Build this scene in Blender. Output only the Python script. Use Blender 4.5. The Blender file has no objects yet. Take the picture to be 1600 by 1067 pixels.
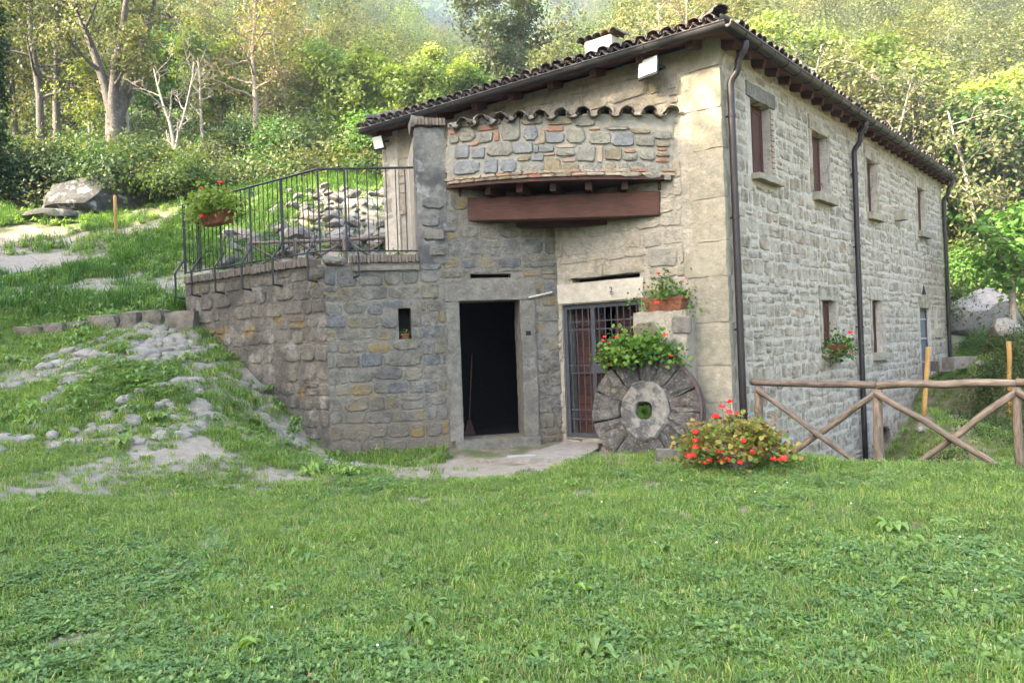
import bpy, math, random
import numpy as np
from mathutils import Vector, Matrix
sc = bpy.context.scene
col = sc.collection
R_ = random.Random(11)
rs = np.random.RandomState(7)

# ------------------------------------------------------------------ camera, sky, sun, exposure
EYE = 1.6; FPX = 1160.0; PITCH = -0.005; ROLL = -0.038      # in pixels of the 1600 wide photograph
_f = np.array([0, math.cos(PITCH), -math.sin(PITCH)]); _u = np.array([0, math.sin(PITCH), math.cos(PITCH)]); _x = np.array([1., 0, 0])
_rt = math.cos(ROLL)*_x + math.sin(ROLL)*_u; _up = -math.sin(ROLL)*_x + math.cos(ROLL)*_u
CAM = np.array([0, 0, EYE])
cd = bpy.data.cameras.new('camera'); cam = bpy.data.objects.new('camera', cd); col.objects.link(cam)
m = Matrix.Identity(4)
for i in range(3):
    m[i][0] = _rt[i]; m[i][1] = _up[i]; m[i][2] = -_f[i]; m[i][3] = CAM[i]
cam.matrix_world = m
cd.sensor_width = 36; cd.lens = FPX/1600*36; cd.clip_start = .05; cd.clip_end = 6000
sc.camera = cam
SUN_EL = math.radians(31)
s_h = np.array([-.90, -.43]); s_h /= np.linalg.norm(s_h)
to_sun = Vector((s_h[0]*math.cos(SUN_EL), s_h[1]*math.cos(SUN_EL), math.sin(SUN_EL)))
w = bpy.data.worlds.new('World'); sc.world = w; w.use_nodes = True
wn = w.node_tree.nodes; sky = wn.new('ShaderNodeTexSky'); sky.sky_type = 'NISHITA'; sky.sun_disc = False
sky.sun_elevation = SUN_EL; sky.sun_rotation = math.atan2(to_sun.x, to_sun.y)
sky.air_density = 1.0; sky.dust_density = 4.0; sky.ozone_density = .35
wn['Background'].inputs['Strength'].default_value = .15
w.node_tree.links.new(sky.outputs[0], wn['Background'].inputs['Color'])
sl = bpy.data.lights.new('sun', 'SUN'); sl.energy = 3.3; sl.angle = math.radians(.6); sl.color = (1, .88, .68)
so = bpy.data.objects.new('sun', sl); col.objects.link(so); so.rotation_euler = to_sun.to_track_quat('Z', 'Y').to_euler()
so.location = (-20, -10, 30)
vs = sc.view_settings; vs.view_transform = 'Standard'; vs.look = 'None'; vs.gamma = 1; vs.use_curve_mapping = False
vs.exposure = 3.6
try:
    sc.cycles.use_denoising = True
    sc.cycles.max_bounces = 6; sc.cycles.diffuse_bounces = 3; sc.cycles.transmission_bounces = 4
    sc.cycles.transparent_max_bounces = 4; sc.cycles.volume_bounces = 0
    sc.cycles.volume_step_rate = 8
    sc.cycles.caustics_reflective = False; sc.cycles.caustics_refractive = False
except Exception: pass

# ------------------------------------------------------------------ pixel of the photograph -> place on a real plane
def ray(x, y): return _f + _rt*(x-800)/FPX - _up*(y-533.5)/FPX
def ond(x, y, d): v = ray(x, y); return CAM + v*d/v[1]
def onz(x, y, z): v = ray(x, y); return CAM + v*(z-EYE)/v[2]
def onpl(x, y, P, n): v = ray(x, y); return CAM + v*(np.dot(np.asarray(P)-CAM, n)/np.dot(v, n))

# ------------------------------------------------------------------ plan of the house
P0 = np.array([3.08, 10.51, 0.])                      # outer corner
TH = .72; Rv = np.array([math.sin(TH), math.cos(TH), 0]); Xv = np.array([Rv[1], -Rv[0], 0])       # long side, its outward normal
PH = .64; Lv = np.array([-math.cos(PH), math.sin(PH), 0]); Nv = np.array([-Lv[1], Lv[0], 0])       # front, its outward normal
I0 = P0 + 2.86*Lv                                      # inner corner where annex meets front
C0 = np.array([-2.853, 11.475, 0.])                   # annex outer corner
AW = np.linalg.norm(I0-C0); Dv = (I0-C0)/AW; Mv = np.array([Dv[1], -Dv[0], 0])
FW, SL_ = 6.85, 14.0                                   # front width, side length

# ------------------------------------------------------------------ mesh helpers
class MB:
    def __init__(s): s.v = []; s.f = []
    def add(s, vs_, fs): 
        b = len(s.v); s.v += [tuple(map(float, q)) for q in vs_]; s.f += [tuple(i+b for i in f) for f in fs]; return s
    def box(s, x0, x1, y0, y1, z0, z1, M=None, bev=0):
        if bev:
            b = bev
            V = []
            for z, i in ((z0, b), (z0+b, 0), (z1-b, 0), (z1, b)):
                V += [(x0+i, y0+b, z), (x0+b, y0+i, z), (x1-b, y0+i, z), (x1-i, y0+b, z), (x1-i, y1-b, z), (x1-b, y1-i, z), (x0+b, y1-i, z), (x0+i, y1-b, z)]
            Fc = [tuple(range(7, -1, -1)), tuple(range(24, 32))]
            for r in range(3):
                for k in range(8): Fc.append((r*8+k, r*8+(k+1) % 8, r*8+8+(k+1) % 8, r*8+8+k))
        else:
            V = [(x0, y0, z0), (x1, y0, z0), (x1, y1, z0), (x0, y1, z0), (x0, y0, z1), (x1, y0, z1), (x1, y1, z1), (x0, y1, z1)]
            Fc = [(3, 2, 1, 0), (4, 5, 6, 7), (0, 1, 5, 4), (1, 2, 6, 5), (2, 3, 7, 6), (3, 0, 4, 7)]
        if M is not None: V = [M @ Vector(q) for q in V]
        return s.add(V, Fc)
    def tube(s, pts, rad, n=8, caps=True, flat=1.0):
        pts = [Vector(p) for p in pts]; k = len(pts)
        if not hasattr(rad, '__len__'): rad = [rad]*k
        V = []; prev = None
        for i, p in enumerate(pts):
            t = (pts[min(i+1, k-1)]-pts[max(i-1, 0)]).normalized()
            if prev is None:
                a = Vector((0, 0, 1)) if abs(t.z) < .9 else Vector((1, 0, 0)); u = t.cross(a).normalized()
            else: u = (prev - t*prev.dot(t)).normalized()
            prev = u; q = t.cross(u)
            for j in range(n):
                an = 2*math.pi*j/n; V.append(p + (u*math.cos(an)*flat + q*math.sin(an))*rad[i])
        Fc = []
        for i in range(k-1):
            for j in range(n): Fc.append((i*n+j, i*n+(j+1) % n, (i+1)*n+(j+1) % n, (i+1)*n+j))
        if caps: Fc += [tuple(range(n-1, -1, -1)), tuple((k-1)*n+j for j in range(n))]
        return s.add(V, Fc)
    def lathe(s, prof, n=20, c=(0, 0, 0)):
        V = []; k = len(prof)
        for r, z in prof:
            for j in range(n): a = 2*math.pi*j/n; V.append((c[0]+r*math.cos(a), c[1]+r*math.sin(a), c[2]+z))
        Fc = []
        for i in range(k-1):
            for j in range(n): Fc.append((i*n+j, i*n+(j+1) % n, (i+1)*n+(j+1) % n, (i+1)*n+j))
        return s.add(V, Fc)
    def prism(s, poly, z0, z1):
        n = len(poly)
        return s.add([(p[0], p[1], z0) for p in poly]+[(p[0], p[1], z1) for p in poly], [tuple(range(n-1, -1, -1)), tuple(range(n, 2*n))]+[(i, (i+1) % n, n+(i+1) % n, n+i) for i in range(n)])
    def mesh(s, name, mat, smooth=False):
        me = bpy.data.meshes.new(name); me.from_pydata(s.v, [], s.f); me.update()
        if mat: me.materials.append(mat)
        if smooth: me.polygons.foreach_set('use_smooth', [True]*len(me.polygons))
        return me
    def build(s, name, mat, parent=None, smooth=False, loc=(0, 0, 0), rz=0):
        return put(name, s.mesh(name, mat, smooth), parent, loc, (0, 0, rz))

def put(name, me, parent=None, loc=(0, 0, 0), rot=(0, 0, 0), scale=(1, 1, 1)):
    o = bpy.data.objects.new(name, me); col.objects.link(o); o.location = loc; o.rotation_euler = rot; o.scale = scale
    if parent is not None: o.parent = parent
    return o
def tag(o, label, cat, group=None, kind=None):
    if label: o['label'] = label
    if cat: o['category'] = cat
    if group: o['group'] = group
    if kind: o['kind'] = kind
    return o
def thing(name, label, cat, loc=(0, 0, 0), rz=0, group=None):
    o = bpy.data.objects.new(name, None); col.objects.link(o); o.location = tuple(map(float, loc)); o.rotation_euler = (0, 0, rz); o.empty_display_size = .2
    return tag(o, label, cat, group)
def frame(root, org, xdir):
    """location and z-turn, in the root's own axes, of a frame at world point org whose x axis runs along xdir"""
    a = root.rotation_euler.z; d = np.asarray(org)-np.array(root.location)
    return (d[0]*math.cos(a)+d[1]*math.sin(a), -d[0]*math.sin(a)+d[1]*math.cos(a), d[2]), math.atan2(xdir[1], xdir[0])-a
def copy_tree(o, parent=None):
    c = o.copy(); col.objects.link(c); c.parent = parent
    for ch in list(o.children): copy_tree(ch, c)
    return c
def np_mesh(name, V, F, mat, attr=None, smooth=False):
    """V (n,3); F (m,k) equal sized faces"""
    me = bpy.data.meshes.new(name); V = np.ascontiguousarray(V, np.float32); F = np.ascontiguousarray(F, np.int32); k = F.shape[1]
    me.vertices.add(len(V)); me.vertices.foreach_set('co', V.ravel())
    me.loops.add(F.size); me.loops.foreach_set('vertex_index', F.ravel())
    me.polygons.add(len(F)); me.polygons.foreach_set('loop_start', np.arange(0, F.size, k, dtype=np.int32))
    try: me.polygons.foreach_set('loop_total', np.full(len(F), k, np.int32))
    except Exception: pass
    if attr is not None:
        a = me.attributes.new('rnd', 'FLOAT', 'FACE'); a.data.foreach_set('value', np.ascontiguousarray(attr, np.float32))
    if smooth: me.polygons.foreach_set('use_smooth', np.ones(len(F), bool))
    if mat: me.materials.append(mat)
    me.update(calc_edges=True); me.validate(); return me

# ------------------------------------------------------------------ materials
class G:
    def __init__(s, name):
        s.m = bpy.data.materials.new(name); s.m.use_nodes = True; s.t = s.m.node_tree; s.b = s.t.nodes['Principled BSDF']; s.out = s.t.nodes['Material Output']
        s.b.inputs['Specular IOR Level'].default_value = .25
    def n(s, typ, ins=None, **kw):
        d = s.t.nodes.new('ShaderNode'+typ)
        for k, v in kw.items(): setattr(d, k, v)
        for k, v in (ins or {}).items(): s.i(d, k, v)
        return d
    def i(s, node, key, v):
        sk = node.inputs[key]
        if isinstance(v, bpy.types.NodeSocket): s.t.links.new(v, sk)
        elif isinstance(v, bpy.types.Node): s.t.links.new(v.outputs[0], sk)
        else: sk.default_value = (tuple(v)+(1,))[:4] if isinstance(v, (tuple, list)) and sk.type == 'RGBA' else v
    def pos(s): return s.n('NewGeometry').outputs['Position']
    def noise(s, scale, detail=4, rough=.55, vec=None, dist=0):
        return s.n('TexNoise', {'Scale': scale, 'Detail': detail, 'Roughness': rough, 'Vector': vec if vec is not None else s.pos(), 'Distortion': dist}).outputs['Fac']
    def rnd(s):
        a = s.n('ObjectInfo').outputs['Random']; b = s.n('Attribute', attribute_name='rnd').outputs['Fac']
        return s.math('FRACT', s.math('ADD', a, b))
    def math(s, op, a, b=0.0, clamp=False):
        d = s.n('Math', operation=op, use_clamp=clamp); s.i(d, 0, a); s.i(d, 1, b); return d.outputs[0]
    def ramp(s, fac, stops, interp='LINEAR'):
        d = s.n('ValToRGB'); s.i(d, 'Fac', fac); cr = d.color_ramp; cr.interpolation = interp
        while len(cr.elements) < len(stops): cr.elements.new(.5)
        for e, (p, c) in zip(cr.elements, stops): e.position = p; e.color = (tuple(c)+(1,))[:4] if hasattr(c, '__len__') else (c, c, c, 1)
        return d.outputs[0]
    def mix(s, fac, a, b, blend='MIX'):
        d = s.n('Mix', data_type='RGBA', blend_type=blend); s.i(d, 0, fac); s.i(d, 6, a); s.i(d, 7, b); return d.outputs[2]
    def bump(s, h, dist, strength=1.0, prev=None):
        d = s.n('Bump', {'Height': h, 'Distance': dist, 'Strength': strength})
        if prev is not None: s.i(d, 'Normal', prev)
        return d.outputs[0]
    def done(s, color, rough=.85, normal=None, metal=0):
        s.i(s.b, 'Base Color', color); s.i(s.b, 'Roughness', rough); s.i(s.b, 'Metallic', metal)
        if normal is not None: s.i(s.b, 'Normal', normal)
        return s.m

def stone_mat(name, pal, grain=.35, lichen=None, dark=None, relief=.012, smear=None, wash=None, och=None):
    g = G(name); r = g.rnd(); k = len(pal)-1
    c = g.ramp(r, [(i/k, p) for i, p in enumerate(pal)])
    n1 = g.noise(9, 6, .62); c = g.mix(1.0, c, g.ramp(n1, [(.3, 1-grain), (.7, 1+grain*.6)]), 'MULTIPLY')
    n3 = g.noise(70, 3, .6); c = g.mix(.5, c, g.ramp(n3, [(.3, .7), (.7, 1.25)]), 'MULTIPLY')
    if smear: c = g.mix(g.ramp(g.noise(4.2, 5, .6), [(smear[2] if len(smear) > 2 else .47, 0), (smear[3] if len(smear) > 2 else .62, smear[1])]), c, smear[0])
    if dark: c = g.mix(g.ramp(g.noise(dark[2] if len(dark) > 2 else 2.1, 6, .6), [(.5, 0), (.66, dark[1])]), c, dark[0])
    if wash:
        z = g.n('SeparateXYZ', {0: g.pos()}).outputs[2]
        f = g.math('ADD', z, g.math('MULTIPLY', g.math('SUBTRACT', g.noise(1.4, 5), .5), 1.6))
        c = g.mix(g.math('MULTIPLY', g.n('MapRange', {0: f, 1: wash[1], 2: wash[2]}).outputs[0], wash[3]), c, wash[0])
    if och:
        m_ = g.math('MULTIPLY', g.ramp(g.math('FRACT', g.math('MULTIPLY', r, 7.31)), [(och[1]-.02, 0), (och[1]+.02, 1)]), g.ramp(g.noise(4.5, 6, .65), [(.40, 0), (.58, och[2])]))
        m_ = g.math('MULTIPLY', m_, g.ramp(g.noise(.8, 2), [(.40, .12), (.55, 1)])); c = g.mix(m_, c, och[0])
    if lichen:
        for cc, sc_, lo, hi, amt in lichen: c = g.mix(g.ramp(g.noise(sc_, 5, .6), [(lo, 0), (hi, amt)]), c, cc)
    nb = g.bump(g.noise(22, 6, .65), relief*2.2); nb = g.bump(g.noise(110, 3, .6), relief*.5, 1, nb)
    return g.done(c, .92, nb)
def plain(name, c, rough=.6, var=.2, scale=14, relief=.002, metal=0, objvar=0):
    g = G(name); cc = g.mix(1.0, c, g.ramp(g.noise(scale, 5, .6), [(.3, 1-var), (.7, 1+var)]), 'MULTIPLY')
    if objvar: cc = g.mix(1.0, cc, g.ramp(g.rnd(), [(0, 1-objvar), (1, 1+objvar)]), 'MULTIPLY')
    return g.done(cc, rough, g.bump(g.noise(scale*4, 4), relief), metal)
def wood_mat(name, c1, c2, rough=.75, along=None, objvar=.15):
    g = G(name); tc = g.n('TexCoord').outputs['Object']
    mp = g.n('Mapping', {'Vector': tc, 'Scale': along or (6, 6, 6)})
    n = g.noise(5, 6, .7, mp.outputs[0], .4)
    c = g.ramp(n, [(.3, c1), (.7, c2)])
    c = g.mix(1.0, c, g.ramp(g.noise(3, 4), [(.3, .75), (.7, 1.2)]), 'MULTIPLY')
    if objvar: c = g.mix(1.0, c, g.ramp(g.rnd(), [(0, 1-objvar), (1, 1+objvar)]), 'MULTIPLY')
    return g.done(c, rough, g.bump(n, .006))
def leaf_mat(name, pal, trans=.35, objvar=.36, rough=.55):
    g = G(name); a = g.n('Attribute', attribute_name='rnd').outputs['Fac']; k = len(pal)-1
    c = g.ramp(a, [(i/k, p) for i, p in enumerate(pal)])
    c = g.mix(1.0, c, g.ramp(g.n('ObjectInfo').outputs['Random'], [(0, (1-objvar, 1-objvar*.8, 1-objvar)), (.5, (1, 1, 1)), (1, (1+objvar*1.3, 1+objvar, 1))]), 'MULTIPLY')
    g.i(g.b, 'Base Color', c); g.i(g.b, 'Roughness', rough); g.i(g.b, 'Specular IOR Level', .18)
    t = g.n('BsdfTranslucent', {'Color': g.mix(1.0, c, (1.5, 1.5, .6), 'MULTIPLY')})
    ms = g.n('MixShader', {0: trans, 1: g.b.outputs[0], 2: t.outputs[0]}); g.t.links.new(ms.outputs[0], g.out.inputs[0])
    return g.m

M = {}
M['front_mortar'] = stone_mat('front_mortar', [(.315, .28, .22)]*2, .3, [((.17, .15, .115), 1.3, .5, .68, .5)], relief=.016)
M['front_stone'] = stone_mat('front_stone', [(.27, .235, .17), (.32, .275, .20), (.245, .225, .185), (.295, .265, .205), (.33, .27, .175)], .35, [((.13, .12, .095), 2.3, .55, .68, .5)], relief=.018, smear=((.33, .295, .235), .7))
M['quoin'] = stone_mat('quoin', [(.23, .205, .145), (.27, .24, .175), (.21, .19, .14)], .28, [((.40, .37, .31), 5, .62, .7, .5)], relief=.009)
M['side_mortar'] = stone_mat('side_mortar', [(.46, .41, .33)]*2, .25, [((.27, .245, .205), .9, .55, .71, .5)], relief=.022)
M['side_stone'] = stone_mat('side_stone', [(.28, .235, .16), (.34, .29, .20), (.26, .23, .175), (.36, .31, .23), (.34, .255, .17), (.30, .26, .185)], .45, None, relief=.034, smear=((.46, .41, .33), .8, .42, .57))
OCH = ((.27, .17, .025), 1.7, .53, .64, .7)
M['annex_mortar'] = stone_mat('annex_mortar', [(.175, .158, .13)]*2, .35, [((.085, .078, .066), 1.7, .48, .66, .65), ((.22, .15, .035), 2.6, .60, .70, .45)], relief=.018, wash=((.14, .112, .08), .9, .1, .8))
M['annex_stone'] = stone_mat('annex_stone', [(.125, .121, .11), (.15, .142, .122), (.165, .145, .105), (.112, .115, .118), (.16, .14, .10), (.13, .126, .112)], .45, None, relief=.02, dark=((.05, .048, .043), .6, 1.3), smear=((.20, .186, .158), .75), wash=((.13, .105, .078), .8, .1, .75), och=((.20, .135, .03), .60, .65))
M['terrace_render'] = stone_mat('terrace_render', [(.165, .142, .11), (.19, .165, .13), (.145, .125, .10)], .4, [((.065, .058, .05), 1.5, .48, .62, .75), ((.30, .285, .255), 2.3, .57, .65, .6), ((.24, .145, .025), 2.2, .61, .67, .75)], relief=.022)
M['jamb'] = stone_mat('jamb', [(.17, .155, .128), (.152, .14, .112)], .32, [((.085, .082, .072), 2.5, .50, .66, .6), ((.23, .22, .195), 4.2, .58, .68, .5)], relief=.016)
M['pillar'] = stone_mat('pillar', [(.19, .18, .155)]*2, .35, [((.05, .05, .05), 1.5, .42, .58, .85), ((.34, .33, .30), 3.1, .58, .66, .6)], relief=.016)
M['lintel_light'] = stone_mat('lintel_light', [(.36, .325, .26)]*2, .2, [((.25, .22, .165), 3.2, .52, .66, .6)], relief=.006)
M['p_stone'] = {
 'g': stone_mat('parapet_grey', [(.18, .17, .138), (.215, .20, .155), (.195, .19, .162)], .3, relief=.014),
 'b': stone_mat('parapet_blue', [(.155, .16, .155), (.19, .192, .18), (.165, .17, .17)], .3, relief=.014),
 't': stone_mat('parapet_tan', [(.20, .16, .09), (.23, .19, .125), (.185, .155, .10)], .35, relief=.014),
 'r': stone_mat('parapet_red_brick', [(.24, .13, .085), (.28, .165, .11)], .3, relief=.01),
 'p': stone_mat('parapet_pale_brick', [(.28, .225, .16), (.27, .19, .13), (.30, .26, .20)], .25, relief=.008)}
M['parapet_mortar'] = stone_mat('parapet_mortar', [(.245, .228, .185)]*2, .2, [((.17, .16, .13), 2.2, .5, .7, .4)], relief=.008)
M['tile'] = stone_mat('roof_tile', [(.085, .072, .06), (.115, .09, .07), (.10, .088, .075), (.14, .092, .068), (.075, .067, .06)], .45, [((.20, .19, .165), 9, .56, .66, .7), ((.03, .028, .026), 5, .52, .64, .8)], relief=.01)
M['tile_light'] = stone_mat('pale_tile', [(.36, .29, .23)]*2, .4, [((.5, .48, .44), 6, .5, .64, .7)], relief=.008)
M['brick_old'] = stone_mat('coping_brick', [(.135, .108, .08), (.165, .128, .095), (.12, .103, .086), (.18, .14, .105)], .35, [((.10, .095, .085), 5, .52, .68, .6)], relief=.006)
M['rock'] = stone_mat('rock', [(.19, .17, .138), (.235, .213, .178), (.16, .145, .117), (.20, .175, .135)], .35, [((.17, .165, .15), 1.6, .52, .68, .55)], relief=.03)
M['cobble'] = stone_mat('cobble', [(.195, .172, .14), (.25, .225, .185), (.165, .15, .128), (.22, .19, .15)], .3, [((.075, .10, .03), 5, .6, .7, .45)], relief=.012)
M['boulder_dark'] = stone_mat('boulder_dark', [(.085, .083, .078)]*2, .5, [((.42, .41, .39), 2.6, .55, .62, .8), ((.05, .06, .03), 1.2, .52, .66, .6)], relief=.04)
M['boulder_pale'] = stone_mat('boulder_pale', [(.36, .33, .30)]*2, .3, [((.17, .15, .125), .8, .5, .64, .7)], relief=.05)
M['boulder_moss'] = stone_mat('boulder_moss', [(.24, .22, .19)]*2, .4, [((.10, .075, .03), 1.6, .48, .6, .8)], relief=.03)
M['mill_stone'] = stone_mat('mill_conglomerate', [(.135, .122, .104), (.155, .138, .115), (.12, .112, .10), (.15, .128, .10)], .5, [((.40, .38, .34), 30, .58, .66, .6), ((.04, .037, .035), 6, .50, .62, .75), ((.36, .28, .18), 6, .60, .68, .6)], relief=.04)
M['mill_hub'] = stone_mat('mill_hub', [(.20, .182, .152)]*2, .4, [((.045, .045, .046), 6, .47, .58, .85), ((.32, .30, .27), 12, .60, .68, .6)], relief=.012)
M['iron'] = plain('dark_iron', (.022, .023, .026), .5, .3, 20, .001, .3)
M['gate_iron'] = plain('grey_iron', (.052, .056, .065), .5, .2, 20, .001, .3)
M['rust'] = plain('rusty_iron', (.075, .05, .045), .8, .4, 18, .003, .1)
M['gutter'] = plain('gutter_brown', (.030, .025, .025), .42, .15, 5, .0006, .35)
M['gutter_front'] = plain('gutter_weathered', (.034, .031, .03), .55, .25, 5, .001, .25)
M['red_wood'] = wood_mat('red_wood', (.034, .012, .008), (.066, .023, .014), .65, (1.2, 12, 12))
M['beam_wood'] = wood_mat('beam_wood', (.032, .013, .008), (.088, .034, .019), .7, (.8, 9, 9))
M['dark_wood'] = wood_mat('dark_wood', (.022, .010, .007), (.05, .019, .012), .7, (2, 9, 9))
M['eave'] = stone_mat('eave_terracotta', [(.17, .085, .06), (.21, .10, .07), (.14, .07, .055)], .3, relief=.008)
M['log'] = wood_mat('log_bark', (.035, .022, .014), (.19, .15, .115), .85, (1.2, 9, 9), .2)
M['stake'] = wood_mat('yellow_stake', (.20, .115, .032), (.33, .195, .06), .8, (9, 9, 1))
M['pot'] = plain('terracotta', (.15, .054, .028), .8, .25, 12, .002)
M['white_cable'] = plain('white_cable', (.36, .34, .30), .5, .1)
M['black_case'] = plain('black_case', (.016, .016, .017), .4, .1)
M['lamp_glass'] = plain('lamp_glass', (.86, .84, .76), .12, .08, 30)
M['white_paint'] = plain('white_paint', (.26, .25, .235), .7, .15)
M['room'] = plain('shade_black', (.014, .012, .010), .95, .3)  # near-black in place of the shade inside rooms, slots and openings
M['glass'] = plain('window_glass', (.02, .022, .025), .08, .1)
M['screen'] = plain('grey_screen', (.10, .11, .125), .5, .2)
M['ink'] = plain('black_ink', (.03, .03, .03), .7, .1)
M['slab'] = stone_mat('door_slab', [(.215, .19, .16)]*2, .3, [((.12, .108, .09), 1.6, .5, .68, .5)], relief=.006)
M['bark'] = stone_mat('bark', [(.10, .085, .07), (.14, .12, .10)], .4, [((.22, .21, .19), 5, .55, .68, .5)], relief=.03)
M['bark_pale'] = stone_mat('bark_pale', [(.30, .27, .23), (.25, .215, .175)], .3, [((.2, .17, .14), 4, .58, .7, .5)], relief=.01)
M['bark_tan'] = stone_mat('bark_tan', [(.24, .19, .14), (.20, .165, .13)], .3, relief=.015)
M['flower'] = plain('red_petals', (.62, .018, .016), .5, .25, 40, .001, 0, .2)
M['flower_pink'] = plain('pink_petals', (.60, .05, .13), .5, .2, 40)
M['white_flower'] = plain('white_petals', (.7, .7, .66), .6, .1, 40)
# leaves
M['l_olive'] = leaf_mat('leaf_olive', [(.036, .050, .016), (.068, .078, .024), (.105, .105, .036)])
M['l_dark'] = leaf_mat('leaf_dark', [(.016, .034, .010), (.034, .060, .016), (.055, .085, .022)])
M['l_yellow'] = leaf_mat('leaf_yellowgreen', [(.085, .12, .022), (.15, .18, .035), (.22, .225, .055)])
M['l_tan'] = leaf_mat('leaf_tan', [(.12, .105, .042), (.18, .145, .06), (.22, .165, .085)])
M['l_green'] = leaf_mat('leaf_green', [(.03, .075, .014), (.05, .11, .02), (.08, .15, .03)])
M['l_walnut'] = leaf_mat('leaf_walnut', [(.045, .11, .02), (.075, .16, .028), (.12, .22, .045)], .4)
M['l_mix'] = leaf_mat('leaf_mixed', [(.034, .056, .02), (.062, .08, .03), (.10, .105, .046), (.145, .125, .07)])
M['l_lime'] = leaf_mat('leaf_lime', [(.085, .135, .03), (.145, .19, .042), (.22, .245, .068)], .40)
M['l_ger'] = leaf_mat('leaf_geranium', [(.05, .11, .018), (.085, .17, .025), (.15, .22, .035)], .3)
M['l_gery'] = leaf_mat('leaf_geranium_pale', [(.10, .17, .025), (.17, .24, .035), (.26, .27, .06)], .35)
M['l_gera'] = leaf_mat('leaf_geranium_autumn', [(.08, .14, .02), (.16, .19, .03), (.30, .22, .05), (.12, .045, .03)], .3)
M['grass'] = leaf_mat('grass_blade', [(.083, .15, .033), (.127, .212, .050), (.176, .262, .075), (.30, .28, .14)], .42, .3, .5)
M['clover'] = leaf_mat('clover_leaf', [(.085, .155, .050), (.115, .195, .065), (.155, .235, .085)], .36, .25)
M['weed'] = leaf_mat('weed_leaf', [(.09, .16, .042), (.125, .205, .056), (.165, .245, .078)], .36, .2)
M['dry_leaf'] = leaf_mat('dry_leaf', [(.25, .15, .07), (.33, .22, .12)], .1, .3)
# ------------------------------------------------------------------ terrain
ctrl = []
def cz(px, py, z): ctrl.append(tuple(onz(px, py, z)))
def cdp(px, py, d): ctrl.append(tuple(ond(px, py, d)))
def cw(x, y, z): ctrl.append((x, y, z))
for q in [(518, 712, 0), (620, 706, -.02), (712, 702, -.03), (876, 690, -.02), (1000, 703, 0), (1147, 706, 0), (800, 760, 0), (200, 1067, .02), (800, 1067, 0), (1500, 1067, 0),
          (1300, 800, .02), (1590, 860, 0), (100, 850, .16), (300, 760, .14), (20, 760, .35), (0, 950, .08), (1390, 727, .0), (1580, 722, .05), (1240, 715, .0)]: cz(*q)
for q in [(460, 655), (400, 590), (340, 535), (300, 500)]:
    ctrl.append(tuple(onpl(*q, C0-.02*Nv, Nv)))
cdp(250, 505, 13.5); cdp(150, 512, 13.35); cdp(60, 520, 13.3)
cdp(200, 472, 14.5); cdp(60, 474, 14.5)
cdp(0, 640, 10.4); cdp(200, 640, 10.3); cdp(100, 700, 9.2); cdp(300, 600, 11.3); cdp(330, 680, 9.9); cdp(40, 571, 11.9); cdp(180, 566, 11.9); cdp(250, 545, 12.5); cdp(380, 660, 10.9)
for q in [(0, 2.2, 0), (-2, 2.4, 0), (2, 2.4, 0), (0, 5.5, 0), (1.5, 7.5, 0), (-1.2, 7, 0), (1, 4.4, 0), (-2, 9.6, .02), (.8, 10, 0), (4, 1, 0), (-4, 1, .05), (0, 0, 0)]: ctrl.append(q)
cdp(0, 440, 17); cdp(180, 400, 18.5); cdp(250, 340, 22); cdp(100, 335, 24); cdp(0, 350, 23); cdp(280, 430, 16.5)
cdp(100, 300, 26); cdp(300, 285, 27)
cdp(420, 400, 17); cdp(560, 400, 17.5); cdp(450, 340, 20); cdp(580, 330, 20.5); cdp(450, 290, 24); cdp(580, 285, 24)
h2w = lambda x, y, z: tuple(P0 + Xv*x + Rv*y + np.array([0, 0, z]))
for q in [(.15, 2.5, -.75), (.15, 4.2, -1.25), (.15, 5.8, -1.6), (.2, 7.5, -1.75), (.2, 9.2, -.7), (.2, 11, .2), (.2, 12.5, .42), (.2, 14.2, .75), (1.3, 6.5, -1.8), (1.2, 3.5, -1.2), (1.0, 8.6, -1.2), (1.5, 4.6, -1.1), (2.2, 6.5, -1.0)]: ctrl.append(h2w(*q))
cdp(1450, 668, 12.3); cdp(1520, 690, 11.2); cdp(1590, 690, 11.5); cdp(1445, 630, 14.0); cdp(1520, 600, 16.5); cdp(1600, 620, 14.5); cdp(1560, 560, 19); cdp(1530, 527, 23.5); cdp(1600, 500, 26); cdp(1500, 500, 26)
cw(3.6, 7.8, -.03); cw(4.5, 7.3, 0); cw(5.6, 7, 0); cw(3, 8.8, 0); cw(4.3, 6.2, 0); cw(2.4, 9.5, 0); cw(6.5, 7.0, 0); cw(5.2, 7.8, 0); cw(4.2, 8.6, 0); cw(6.2, 6, 0); cw(5.3, 10.3, -1.15); cw(6.2, 10.4, -1.1); cw(7.4, 9.8, -.8); cw(9, 9, -.4); cw(12, 10, .1); cw(14, 6, 0); cw(14, 16, 1.2); cw(7, 4, 0); cw(-6, 3, .3); cw(-10, 5, 1.3); cw(-15, 8, 3.2); cw(-14, 1, 1.6); cw(-20, 14, 5.2); cw(0, -5, 0); cw(10, -8, 0); cw(-10, -8, .8); cw(-20, -4, 2.4)
cw(18, 0, -.2); cw(20, 20, 3.0); cw(-2.2, 18.2, 3.6); cw(1.0, 22.5, 3.6); cw(8, 22.5, 2.2)
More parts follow.
